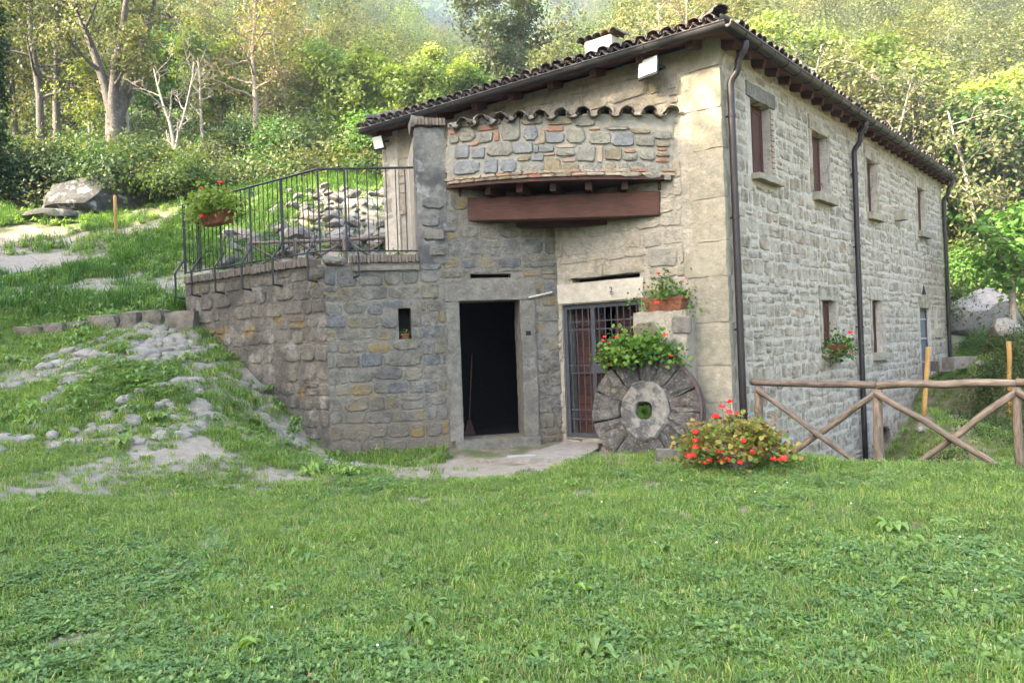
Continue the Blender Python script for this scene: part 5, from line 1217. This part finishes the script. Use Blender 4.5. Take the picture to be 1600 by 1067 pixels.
mid = [(470, 33, m_mix, .66, 'thin mixed green tree just right of the tall tan tree'), (512, 35, m_gr, .72, 'fresh green tree rising behind the terrace railing'), (548, 33, m_yg, .62, 'bright yellow-green tree, leftmost of the bright ones behind the terrace'), (600, 34.5, m_yg2, .60, 'bright yellow-green tree behind the far left eave'),
       (650, 32, m_yg, .58, 'bright yellow-green tree just above the pillar'), (700, 35, m_yg2, .62, 'tallest yellow-green tree behind the low end of the roof'), (745, 36, m_gr, .66, 'light green tree left of the tall dark evergreen'), (845, 44, m_mix2, .6, 'mixed olive tree right of the tall dark evergreen'),
       (900, 42, m_yg2, .6, 'yellow-green tree behind the chimney'), (965, 40, m_gr, .85, 'wide yellow-green tree right of the chimney'), (1040, 38, m_mix, 1.05, 'tall yellowish tree behind the top right of the front roof'), (1095, 34, m_tan, 1.0, 'tan leaved tree with bare trunk behind the roof corner'),
       (350, 36, m_yg, .7, 'yellow-green tree behind the tall tan tree'), (255, 37, m_gr, .72, 'green tree behind the bare white dead tree'), (120, 36, m_ol, .8, 'olive tree behind the pale sapling'), (30, 33, m_ol, 1.05, 'olive tree near the left edge of the wood')]
for i, (px, d, mm, s, lb) in enumerate(mid): tree(lb, at(px, d), mm, i*1.3, s)
# dark ivy clad trunk at the left edge
m_ivy = tree_meshes(19, 9, .22, .05, .55, 60, 9000, .10, M['l_dark'], M['bark'], .3, 'column', (0, 0), .16, 1, 2, .02, .0)
tree('dark ivy clad trunk cut by the left edge', at(-14, 24), m_ivy)
# the thicket on the slope right of and behind the house
rt4 = random.Random(19)
kinds = [(m_mix, 'thin yellowish tree with pale stem'), (m_mix2, 'low crooked pale tree'), (m_yg2, 'leafy yellow-green tree'), (m_ol, 'dense olive tree'), (m_gr, 'dark green tree'), (m_tan, 'thin tan leaved tree')]
def place(px):
    for q, s in ((1180, 'roof corner'), (1235, 'nearest upper window'), (1290, 'second upper window'), (1340, 'middle downpipe'), (1390, 'third upper window'), (1440, 'fourth upper window'), (1490, 'far downpipe'), (1545, 'huge pale rock'), (1600, 'walnut tree')):
        if px < q: return 'over the '+s
    return 'cut by the right edge'
for i in range(64):
    px = 1130+(i % 16)*36+rt4.uniform(-18, 18); d = (29.5, 35, 43, 53)[i//16]+rt4.uniform(-2, 2); k = rt4.choice((0, 0, 1, 1, 2, 3, 0, 3, 4, 2, 5)); mm, lb = kinds[k]
    if (px < 1200 and d < 34) or px > 1650: continue
    tree('%s, %s tier of the thicket, %s' % (lb, ('lowest', 'second', 'third', 'highest')[i//16], place(px)), at(px, d), mm, rt4.uniform(0, 6), rt4.uniform(.7, 1.05), 'trees of the slope thicket')
m_bare = tree_meshes(22, 6.5, .075, .3, 1.6, 12, 250, .07, M['l_tan'], M['bark_pale'], .8, 'vase', (.12, 0), .3, 2, 4, .07)
for px, d, s, lb in ((1296, 28.5, 1.0, 'bare pale stems leaning right above the middle of the long roof'), (1405, 29, 1.05, 'bare forked white stem above the far half of the long roof'), (1350, 33, 1.1, 'tall bare pale stem high on the slope above the roof'), (1520, 30, 1.1, 'bare pale stem right of the far eave on the slope'), (1235, 33, .9, 'short bare pale stems close above the roof line')):
    tree(lb, at(px, d), m_bare, rt4.uniform(-.6, .6), s)
# walnut with broad leaves
rng = np.random.RandomState(4); wt = tree_meshes(24, 3.7, .10, .36, 1.35, 14, 0, .1, None, M['bark_pale'], .45, 'round', (.0, 0), .2, 1, 3)
def walnut_crown():
    tr = wt[0]; co = np.array([v.co for v in tr.vertices]); co = co[(co[:, 2] > 1.35)]; n = 2300
    P = co[rng.randint(0, len(co), n)]+rng.normal(0, .2, (n, 3)); s = rng.uniform(.09, .17, n)
    a = rng.normal(0, 1, (n, 3)); a[:, 2] = -.35+.3*rng.normal(0, 1, n); a /= np.linalg.norm(a, axis=1)[:, None]; nr_ = rng.normal(0, .45, (n, 3))+np.array([0, -.2, 1]); b = np.cross(a, nr_); b /= np.linalg.norm(b, axis=1)[:, None]; dn = np.cross(a, b)
    V = []
    for u, v, dz in ((0, 0, 0), (.3, .26, .03), (.65, .28, .0), (1, 0, -.14), (.65, -.28, .0), (.3, -.26, .03)): V.append(P+a*(s*u*1.3)[:, None]+b*(s*v*1.3)[:, None]+np.array([0, 0, 1])*(s*dz)[:, None])
    return np_mesh('crown', np.stack(V, 1).reshape(-1, 3), np.arange(n*6).reshape(n, 6), M['l_walnut'], rng.rand(n))
wal = tree('young broad leaved walnut tree with a pale trunk right of the house', at(1577, 19), (wt[0], walnut_crown()), 0, 1.0)
# bushes
def bush_mesh(seed, w_, h, n, leaf, mat):
    rng = np.random.RandomState(seed); r = random.Random(seed); mb = MB(); T = []
    for k in range(34):
        a, q = r.uniform(0, 6.28), r.random()**.6; e = Vector((math.cos(a)*w_*q*.55, math.sin(a)*w_*q*.45, h*(1.05-.6*q*q)*r.uniform(.55, 1.1))); m2 = Vector((e.x*.45, e.y*.45, e.z*.65)); mb.tube([(e.x*.15, e.y*.15, -.1), m2, e], [.018, .012, .004], 4, False); T += [e, m2.lerp(e, .6), m2]
    T = np.array([tuple(p) for p in T]); wg = rng.uniform(.2, 1.5, len(T)); k = rng.choice(len(T), n, p=wg/wg.sum()); P = T[k]+rng.normal(0, 1, (n, 3))*np.array([.16*w_**.7, .16*w_**.7, .11*h]); P[:, 2] = np.maximum(P[:, 2], .02)
    return mb.mesh('stem', M['bark'], True), leaves_np(P, leaf, rng, mat, name='crown', cols=np.clip(.5*((k*.618) % 1)+.5*rng.rand(n), 0, 1))
B = [bush_mesh(31, 2.6, 1.7, 5200, .07, M['l_dark']), bush_mesh(32, 2.4, 1.5, 4600, .07, M['l_olive']), bush_mesh(33, 2.0, 1.9, 4200, .07, M['l_green']), bush_mesh(34, 1.8, 1.0, 2600, .06, M['l_mix'])]
def bush(label, px, d, k, s=1.0, rz=0, group=None, dz=0):
    p = at(px, d); t = thing('bush', label, 'bush', (p[0], p[1], p[2]+dz), rz, group); t.scale = (s, s, s); put('stem', B[k][0], t); put('crown', B[k][1], t); return t
bl_ = [(20, 25, 0, 1.0, 'dark bush at the foot of the ivy trunk'), (62, 26, 1, .95, 'brownish bush left behind the lichened boulder'), (112, 24.9, 0, 1.0, 'dark bramble hanging over the left top of the lichened boulder'), (160, 24.8, 2, .95, 'green bramble directly above the lichened boulder'), (218, 24.2, 0, 1.15, 'dark bramble spilling down right of the lichened boulder'), (262, 24.5, 1, .95, 'grey-green bramble below the bare dead tree'), (300, 23.5, 0, .85, 'low dark bush left of the terrace planter'),
       (345, 27, 1, 1.0, 'olive bush behind the terrace planter'), (395, 28, 0, 1.05, 'dark bush at the foot of the tall tan tree'), (440, 27, 2, 1.0, 'green bush above the rubble, left of the railing bend'), (490, 27, 0, 1.1, 'dark bush above the rubble at the railing bend'), (540, 27, 1, 1.05, 'olive bush above the rubble near the pillar'), (585, 26, 2, 1.1, 'green bush above the rubble next to the pillar'), (625, 26, 0, 1.1, 'dark bush half hidden behind the pillar'),
       (1500, 26.5, 2, 1.0, 'green bush right behind the far house corner'), (1545, 27.5, 0, 1.1, 'dark bush above the huge pale rock'), (1590, 26.5, 2, 1.1, 'green bush behind the walnut tree'), (1500, 30, 1, 1.3, 'olive bush on the bank behind the far eave'), (1570, 31, 0, 1.3, 'dark bush on the bank behind the walnut crown'), (1640, 28, 0, 1.2, 'dark bush cut by the right edge'), (1592, 20.5, 3, .8, 'low yellowish bush right of the walnut trunk'), (1480, 24.5, 0, .8, 'small dark bush at the far house corner')]
for i, (px, d, k, s, lb) in enumerate(bl_): bush(lb, px, d, k, s, i*1.1)

# ------------------------------------------------------------------ scattered cover
def scatter(name, P, rot, scl, idx, meshes, kind='stuff'):
    c = bpy.data.collections.new(name+'_kinds')
    for i, me in enumerate(meshes): c.objects.link(bpy.data.objects.new('%s_kind_%02d' % (name, i), me))
    me = bpy.data.meshes.new(name); n = len(P); me.vertices.add(n); me.vertices.foreach_set('co', np.ascontiguousarray(P, np.float32).ravel())
    for an, typ, arr, key in (('rot', 'FLOAT_VECTOR', rot, 'vector'), ('scl', 'FLOAT_VECTOR', scl, 'vector'), ('idx', 'INT', idx, 'value')):
        a = me.attributes.new(an, typ, 'POINT'); a.data.foreach_set(key, np.ascontiguousarray(arr, np.int32 if typ == 'INT' else np.float32).ravel())
    me.update(); o = put(name, me); o['kind'] = kind
    t = bpy.data.node_groups.new(name, 'GeometryNodeTree'); t.interface.new_socket('Geometry', in_out='INPUT', socket_type='NodeSocketGeometry'); t.interface.new_socket('Geometry', in_out='OUTPUT', socket_type='NodeSocketGeometry')
    N = t.nodes; gi, go = N.new('NodeGroupInput'), N.new('NodeGroupOutput'); ip = N.new('GeometryNodeInstanceOnPoints'); ci = N.new('GeometryNodeCollectionInfo'); ci.inputs['Collection'].default_value = c; ci.inputs['Separate Children'].default_value = True; ci.inputs['Reset Children'].default_value = True
    def at_(nm, dt): a = N.new('GeometryNodeInputNamedAttribute'); a.data_type = dt; a.inputs['Name'].default_value = nm; return a.outputs['Attribute']
    L = t.links.new; L(gi.outputs[0], ip.inputs['Points']); L(ci.outputs[0], ip.inputs['Instance']); ip.inputs['Pick Instance'].default_value = True
    L(at_('idx', 'INT'), ip.inputs['Instance Index']); L(at_('rot', 'FLOAT_VECTOR'), ip.inputs['Rotation']); L(at_('scl', 'FLOAT_VECTOR'), ip.inputs['Scale']); L(ip.outputs[0], go.inputs[0])
    md = o.modifiers.new('scatter', 'NODES'); md.node_group = t; return o
def tuft(seed, n, h, spread, wd, mat, bend=.5):
    rng = np.random.RandomState(seed); V, F_, c = [], [], []
    mb = MB(); 
    for k in range(n):
        a, q = rng.uniform(0, 6.283), spread*math.sqrt(rng.rand()); b = np.array([math.cos(a)*q, math.sin(a)*q, 0]); l = h*rng.uniform(.45, 1.15); d = rng.uniform(0, 6.283); bn = bend*rng.uniform(.3, 1.4); dv = np.array([math.cos(d), math.sin(d), 0]); s = np.array([-dv[1], dv[0], 0])*wd*rng.uniform(.7, 1.2)
        p1 = b+dv*l*bn*.25+np.array([0, 0, l*.55]); p2 = b+dv*l*bn*.75+np.array([0, 0, l*(.95-.35*bn)]); p3 = b+dv*l*bn*1.1+np.array([0, 0, l*(1.0-.55*bn)])
        V += [b-s, b+s, p1+s*.9, p1-s*.9, p2+s*.6, p2-s*.6, p3+s*.1, p3-s*.1]; i = len(V)-8; F_ += [(i, i+1, i+2, i+3), (i+3, i+2, i+4, i+5), (i+5, i+4, i+6, i+7)]; c += [rng.rand()*.8 if rng.rand() > .06 else .97]*3
    return np_mesh('tuft', np.array(V), np.array(F_), mat, np.array(c))
def clover(seed, n, spread, mat, size=.012, h=.045):
    rng = np.random.RandomState(seed); V, c = [], []
    for k in range(n):
        a, q = rng.uniform(0, 6.283), spread*math.sqrt(rng.rand()); ct = np.array([math.cos(a)*q, math.sin(a)*q, h*rng.uniform(.4, 1.1)]); tl = rng.normal(0, .3, 2); r0 = rng.uniform(0, 6.28); sz = size*rng.uniform(.7, 1.3); cc = rng.rand()
        for l in range(3):
            an = r0+l*2.094; u = np.array([math.cos(an), math.sin(an), tl[0]*.5+.15]); v = np.array([-math.sin(an), math.cos(an), tl[1]*.5])
            V += [ct, ct+u*sz*.7-v*sz*.55, ct+u*sz*1.25-v*sz*.4, ct+u*sz*1.25+v*sz*.4, ct+u*sz*.7+v*sz*.55]; c.append(cc)
    V = np.array(V); return np_mesh('clover', V, np.arange(len(V)).reshape(-1, 5), mat, np.array(c))
def rosette(seed, n, L, wd, mat, up=.5):
    rng = np.random.RandomState(seed); V, F_, c = [], [], []
    for k in range(n):
        an = k*2.4+rng.uniform(-.3, .3); el = up*rng.uniform(.5, 1.4); l = L*rng.uniform(.6, 1.15); u = np.array([math.cos(an), math.sin(an), 0]); v = np.array([-math.sin(an), math.cos(an), 0]); i = len(V)
        for t, ww, zz in ((0, .08, 0), (.25, .45, .22), (.5, .8, .36), (.75, 1.0, .36), (.92, .6, .28), (1, .05, .2)):
            p = u*l*t*math.cos(el*.7)+np.array([0, 0, l*zz*el*1.6+.004]); e = np.array([0, 0, .35*wd*ww]); V += [p-v*wd*ww*.5+e, p, p+v*wd*ww*.5+e]
        for j in range(5): F_ += [(i+3*j, i+3*j+1, i+3*j+4, i+3*j+3), (i+3*j+1, i+3*j+2, i+3*j+5, i+3*j+4)]; c += [.3+.7*rng.rand()]*2
    return np_mesh('rosette', np.array(V), np.array(F_), mat, np.array(c), smooth=True)
def spread_pts(n, d0, d1, seed, power=1.0, xl=-.74, xr=.74):
    rng = np.random.RandomState(seed); d = (d0**power+(d1**power-d0**power)*rng.rand(n))**(1/power); x = rng.uniform(xl, xr, n)*d; return x, d, rng
GT_ = [tuft(40+k, 34, (.055, .065, .075, .05)[k], .075, .0026, M['grass'], (.5, .7, .55, .8)[k]) for k in range(4)]
CLV = [clover(50+k, 26, .085, M['clover']) for k in range(3)]
WDS = [rosette(60, 7, .10, .035, M['weed'], .55), rosette(61, 9, .14, .04, M['weed'], .5)]
def lawn(name, n, d0, d1, seed, kinds, sc0, dens, xl=-.76, xr=.76, power=1.0, keep=None, sel=None):
    x, d, rng = spread_pts(n, d0, d1, seed, power, xl, xr); c = cover(x, d); ok = rng.rand(n) < np.clip(c*dens, 0, 1)
    ok &= ~built(x, d, .03)
    if keep is not None: ok &= keep(x, d)
    if sel is not None: ok &= rng.rand(n) < sel(x, d)
    x, d = x[ok], d[ok]; n = len(x); z = tz(x, d); s = sc0*rng.uniform(.7, 1.35, n)*(.75+.5*fb(x, d, 1.1)); tall = .7+.8*np.clip(fb(x+20, d, 1.7), .2, .9)
    return scatter(name, np.stack([x, d, z-.004], 1), np.stack([rng.normal(0, .12, n), rng.normal(0, .12, n), rng.uniform(0, 6.28, n)], 1), np.stack([s, s, s*tall], 1), rng.randint(0, len(kinds), n), kinds)
clov = lambda x, y: np.clip(np.clip((fb(x+33, y+8, 2.1)-.50)*4.5, 0, 1)*.9+.05+.55*np.exp(-((x-1.2)/1.1)**2-((y-4.3)/1.0)**2), 0, 1)
lawn('lawn_straw', 5200, 2.9, 11, 14, [tuft(46+k, 12, .06, .08, .002, M['l_tan'], 1.2) for k in range(2)], 1.0, 1.0)
lawn('lawn_grass', 34000, 2.9, 10.8, 1, GT_, 1.0, 1.0, sel=lambda x, y: 1-.5*clov(x, y))
lawn('lawn_clover', 15000, 2.9, 10.4, 2, CLV, 1.0, 1.0, sel=clov)
lawn('lawn_weeds', 1300, 3.2, 11, 3, WDS, .85, 1.0, sel=lambda x, y: np.clip((fb(x+70, y+3, 1.6)-.42)*4, .05, 1))
leftside = lambda x, y: x < -1.0
lawn('slope_grass', 26000, 9.5, 17.5, 4, GT_, 1.45, 1.0, -.78, -.1, 1.0, leftside)
lawn('slope_clover', 9000, 9.5, 18, 5, CLV, 1.7, 1.0, -.78, -.1, 1.0, leftside, clov)
GW = [tuft(70, 30, .22, .14, .006, M['weed'], .7), tuft(71, 26, .30, .16, .006, M['l_green'], .6), rosette(72, 12, .2, .06, M['weed'], .9)]
lawn('slope_weeds', 15000, 13.8, 25, 6, GW, 1.0, 1.0, -.78, -.12, 1.0, leftside, lambda x, y: np.clip((fb(x+11, y, 2.4)-.30)*4, .05, 1))
lawn('ramp_weeds', 2600, 9.2, 14.5, 15, [WDS[0], WDS[1], GW[2], GT_[1]], .9, 2.0, -.76, -.12, 1.0, leftside, lambda x, y: np.clip((fb(x+21, y, 1.1)-.42)*3, .03, .7))
lawn('bank_grass', 16000, 9.4, 26, 7, GT_, 1.15, 1.0, .40, .80, 1.0, lambda x, y: inside([P0+Xv*.1, P0+Xv*30, P0+Xv*30+Rv*40, P0+Xv*.1+Rv*40], x, y))
LC = [leaves_np(np.random.RandomState(80+k).normal(0, 1, (420, 3))*np.array([.28, .28, .16])+np.array([0, 0, .2]), .038, np.random.RandomState(k), M[mn_], name='clump') for k, mn_ in enumerate(('l_dark', 'l_green', 'l_olive', 'l_mix'))]
lawn('bank_weeds', 5200, 10, 26, 8, [LC[0], LC[1], GW[2]], .55, 1.0, .42, .80, 1.0, lambda x, y: inside([P0+Xv*.3, P0+Xv*30, P0+Xv*30+Rv*40, P0+Xv*.3+Rv*40], x, y) & ~inside([P0-Rv*1, P0+Xv*3.0-Rv*1, P0+Xv*3.0+Rv*10.5, P0+Rv*10.5], x, y), lambda x, y: np.clip((fb(x+4, y, 1.9)-.40)*5, .02, 1))
def field(name, n, d0, d1, seed, kinds, s0, s1, xl=-.8, xr=.8, power=1.0, test=None, sel=None, pick=None):
    x, d, rng = spread_pts(n, d0, d1, seed, power, xl, xr); ok = ~built(x, d, .4)
    if test is not None: ok &= test(x, d)
    if sel is not None: ok &= rng.rand(n) < sel(x, d)
    x, d = x[ok], d[ok]; n = len(x); s = rng.uniform(s0, s1, n); return scatter(name, np.stack([x, d, tz(x, d)-.05*s], 1), np.stack([rng.normal(0, .1, n), rng.normal(0, .1, n), rng.uniform(0, 6.28, n)], 1), np.stack([s, s, s*rng.uniform(.8, 1.3, n)], 1), rng.randint(0, len(kinds), n) if pick is None else pick(x, d, rng), kinds)
field('undergrowth', 9000, 24.5, 62, 9, LC, 1.0, 2.4, -.82, .82, 1.3)
DRY = [tuft(90, 40, .7, .3, .012, M['l_tan'], .4)]
field('dry_grass', 900, 25.5, 34, 10, DRY, .7, 1.2, -.62, -.18, 1.0)
# far woods on the valley sides, one mass each
def crown_far(seed, n, leaf, mat, w_=1.0, h=1.3):
    rng = np.random.RandomState(seed); c = rng.normal(0, 1, (16, 3)); c /= np.linalg.norm(c, axis=1)[:, None]; c *= rng.uniform(.4, .85, (16, 1)); k = rng.randint(0, 16, n); P = c[k]*np.array([w_, w_, h])+rng.normal(0, .24, (n, 3))+np.array([0, 0, h*1.05])
    return leaves_np(P, leaf, rng, mat, name='far_crown', elong=1.3, cols=np.clip(.4*(k/16)+.6*rng.rand(n), 0, 1))
FC_ = [crown_far(101, 6000, .05, M['l_lime']), crown_far(102, 6000, .05, M['l_olive']), crown_far(103, 6000, .05, M['l_dark']), crown_far(104, 6000, .05, M['l_mix']), crown_far(105, 6000, .05, M['l_mix'], .8, 1.7)]
near_ok = lambda x, y: fb(x+5, y+5, 30) < .80
pick_l = lambda x, y, rng: np.where(x/y > .12, rng.choice([0, 1, 3, 4, 3], len(x)), np.where(y > 56, np.where(fb(x, y, 17) > .5, 2, rng.choice([1, 0, 3, 1], len(x))), rng.choice([1, 1, 3, 1, 2], len(x))))
field('valley_wood', 2000, 46, 130, 11, FC_, 1.6, 3.2, -.85, .85, 1.6, None, None, pick_l)
def cliffs(x, y): return np.where(fb(x+300, y+100, 26) > .62, .12, 1.0)
field('hill_wood', 5600, 110, 330, 12, [FC_[2], FC_[1], FC_[0], FC_[3]], 2.4, 4.6, -.9, .9, 1.5, None, cliffs, lambda x, y, rng: np.where(fb(x, y, 24) > .48, 0, rng.choice([1, 2, 3, 1], len(x))))
field('mountain_wood', 14000, 330, 1150, 13, [crown_far(111, 500, .30, M['l_dark']), crown_far(112, 500, .30, M['l_green'])], 5, 9, -.5, .6, 1.5, None, lambda x, y: np.where(fb(x+30, y+10, 90) > .64, .08, 1.0))
# tall wood added left of the lawn, out of view, to lay shade on the grass
rng = np.random.RandomState(17); n = 80; u = rng.rand(n); X = -16.5-5.5*rng.rand(n)-1.5*u; Y = 9.0-27*u
SH = [crown_far(121, 2600, .15, M['l_green']), crown_far(122, 2600, .15, M['l_olive'])]
X = np.r_[X, [-17.5, -18.5, -17.8, -19.5, -20.5, -21, -19]]; Y = np.r_[Y, [10.5, 12, 13.2, 14.6, 13, 15.6, 11]]; n += 7
s = np.r_[rng.uniform(2.6, 3.3, n-7), [1.7, 1.7, 1.6, 1.7, 1.9, 1.8, 1.9]]; scatter('lawn_shade_wood', np.stack([X, Y, tz(X, Y)+np.r_[rng.uniform(3.4, 4.4, n-7), [.8]*7]], 1), np.stack([np.zeros(n), np.zeros(n), rng.uniform(0, 6.28, n)], 1), np.stack([s, s, s*1.35], 1), rng.randint(0, 2, n), SH)
# single weeds and leaves that stand out in the lawn
for px, py, k, sz, lb in ((1395, 835, 1, 1.7, 'tall clump of broad leaved weed in the right half of the lawn'), (855, 915, 1, 1.2, 'pale broad leaved weed in the lower middle of the lawn'), (930, 1030, 1, 1.25, 'ragged dandelion rosette near the bottom of the lawn'), (330, 640, 1, 1.6, 'bright dandelion rosette on the stony path'), (398, 640, 1, 1.6, 'dandelion rosette by the foot of the terrace wall'), (650, 985, 0, 1.3, 'small grey-green rosette left of the middle near the bottom')):
    z0 = 0 if py > 700 else .75; p = onz(px, py, z0); 
    if z0: p = ond(px, py, 10.4)
    o = put('weed', rosette(130+px, 13, .13, .045, M['weed'], .75), None, (p[0], p[1], tz1(p[0], p[1])), (0, 0, px), (sz*.8, sz*.8, sz*.8)); tag(o, lb, 'weed')
def fallen(label, px, py, size, mat, seed):
    r = random.Random(seed); p = onz(px, py, .03); V = []
    for u, v in ((0, 0), (.25, .28), (.45, .22), (.6, .34), (1, 0), (.6, -.3), (.4, -.2), (.2, -.26)): V.append((u*size, v*size, .25*size*(u-.5)**2+.12*size*abs(v)+r.uniform(-.004, .004)))
    o = MB().add(V, [(0, 1, 2), (0, 2, 6), (0, 6, 7), (2, 3, 4), (2, 4, 6), (6, 4, 5)]).build('fallen_leaf', M[mat]); o.location = (p[0], p[1], tz1(p[0], p[1])+.045); o.rotation_euler = (r.uniform(-.3, .3), r.uniform(-.3, .3), r.uniform(0, 6)); tag(o, label, 'leaf', 'fallen leaves on the lawn')
for i, a in enumerate((('yellow leaf lying alone left of the lawn middle', 405, 843, .06, 'l_tan'), ('tan dry leaf in the lower left lawn', 312, 945, .08, 'dry_leaf'), ('dark crumpled leaf on a bare patch left of the middle', 357, 915, .12, 'bark'), ('pale upright dry leaf right of the lawn middle', 1265, 898, .075, 'dry_leaf'), ('tan leaf at the bottom edge left of centre', 415, 1058, .07, 'dry_leaf'), ('reddish leaf at the bottom edge nearer the middle', 483, 1056, .07, 'dry_leaf'), ('brown leaf near the lower left corner', 30, 1003, .07, 'dry_leaf'), ('small pale leaf in the upper middle of the lawn', 668, 852, .05, 'dry_leaf'))): fallen(*a, i)
rw = random.Random(3)
wf = MB()
for px, py in ((940, 787), (1025, 855), (1120, 852), (1525, 925), (870, 838), (1065, 750), (1230, 752), (425, 957), (590, 1010), (1440, 1000), (1330, 790), (1180, 770), (780, 800), (1500, 840)):
    p = onz(px, py, .05); o = put('white_clover_head', None or MB().lathe([(0, 0), (.006, .002), (.008, .007), (.006, .012), (0, .014)], 8).mesh('white_clover_head', M['white_flower'], True), None, (p[0], p[1], tz1(p[0], p[1])+.055)); tag(o, 'small round white clover flower in the lawn grass', 'flower', 'white clover flowers in the lawn')
if HAZE: 
    ho = hz.build('haze', M['haze']); ho['kind'] = 'stuff'
m_slim = [tree_meshes(23+k, 7.5, .06, .45, 1.1, 12, 1300, .11, M['l_mix'], M['bark_pale'], .7, 'vase', (.05*(k-1), 0), .32, 2, 4, .07) for k in (0, 2)]
for i, (px, d) in enumerate(((1215, 30), (1262, 29.5), (1320, 30), (1375, 28.5), (1432, 29), (1468, 30), (1550, 29), (1588, 30), (1290, 34), (1445, 34), (1500, 33.5), (1560, 35))):
    tree('slim pale trunk with thin foliage, %s row of such trunks, %s' % ('front' if d < 32 else 'back', place(px)), at(px, d), m_slim[i % 2], i*1.7, .85+.05*(i % 4), 'slim pale trunks in the thicket')
field('gully_ivy', 5200, 9.5, 20, 16, [LC[0], LC[0], LC[2]], .35, .8, .36, .72, 1.0, lambda x, y: inside([P0+Xv*1.9+Rv*2.5, P0+Xv*4.2+Rv*2.5, P0+Xv*4.4+Rv*10, P0+Xv*1.6+Rv*10.5], x, y), lambda x, y: np.clip((fb(x, y, 1.2)-.36)*4, 0, 1))
GS = [rock_mesh(600+k, M['cobble'], 'stone', 1, .7, .3) for k in range(5)]
rg = random.Random(31)
for k in range(26):
    p = P0+Xv*rg.uniform(1.2, 3.6)+Rv*rg.uniform(4.5, 11); s = rg.uniform(.15, .4)
    put('stone', GS[k % 5], ground, (p[0], p[1], tz1(p[0], p[1])+.02), (rg.uniform(-.3, .3), rg.uniform(-.3, .3), rg.uniform(0, 6)), (s, s*.8, s*.7))
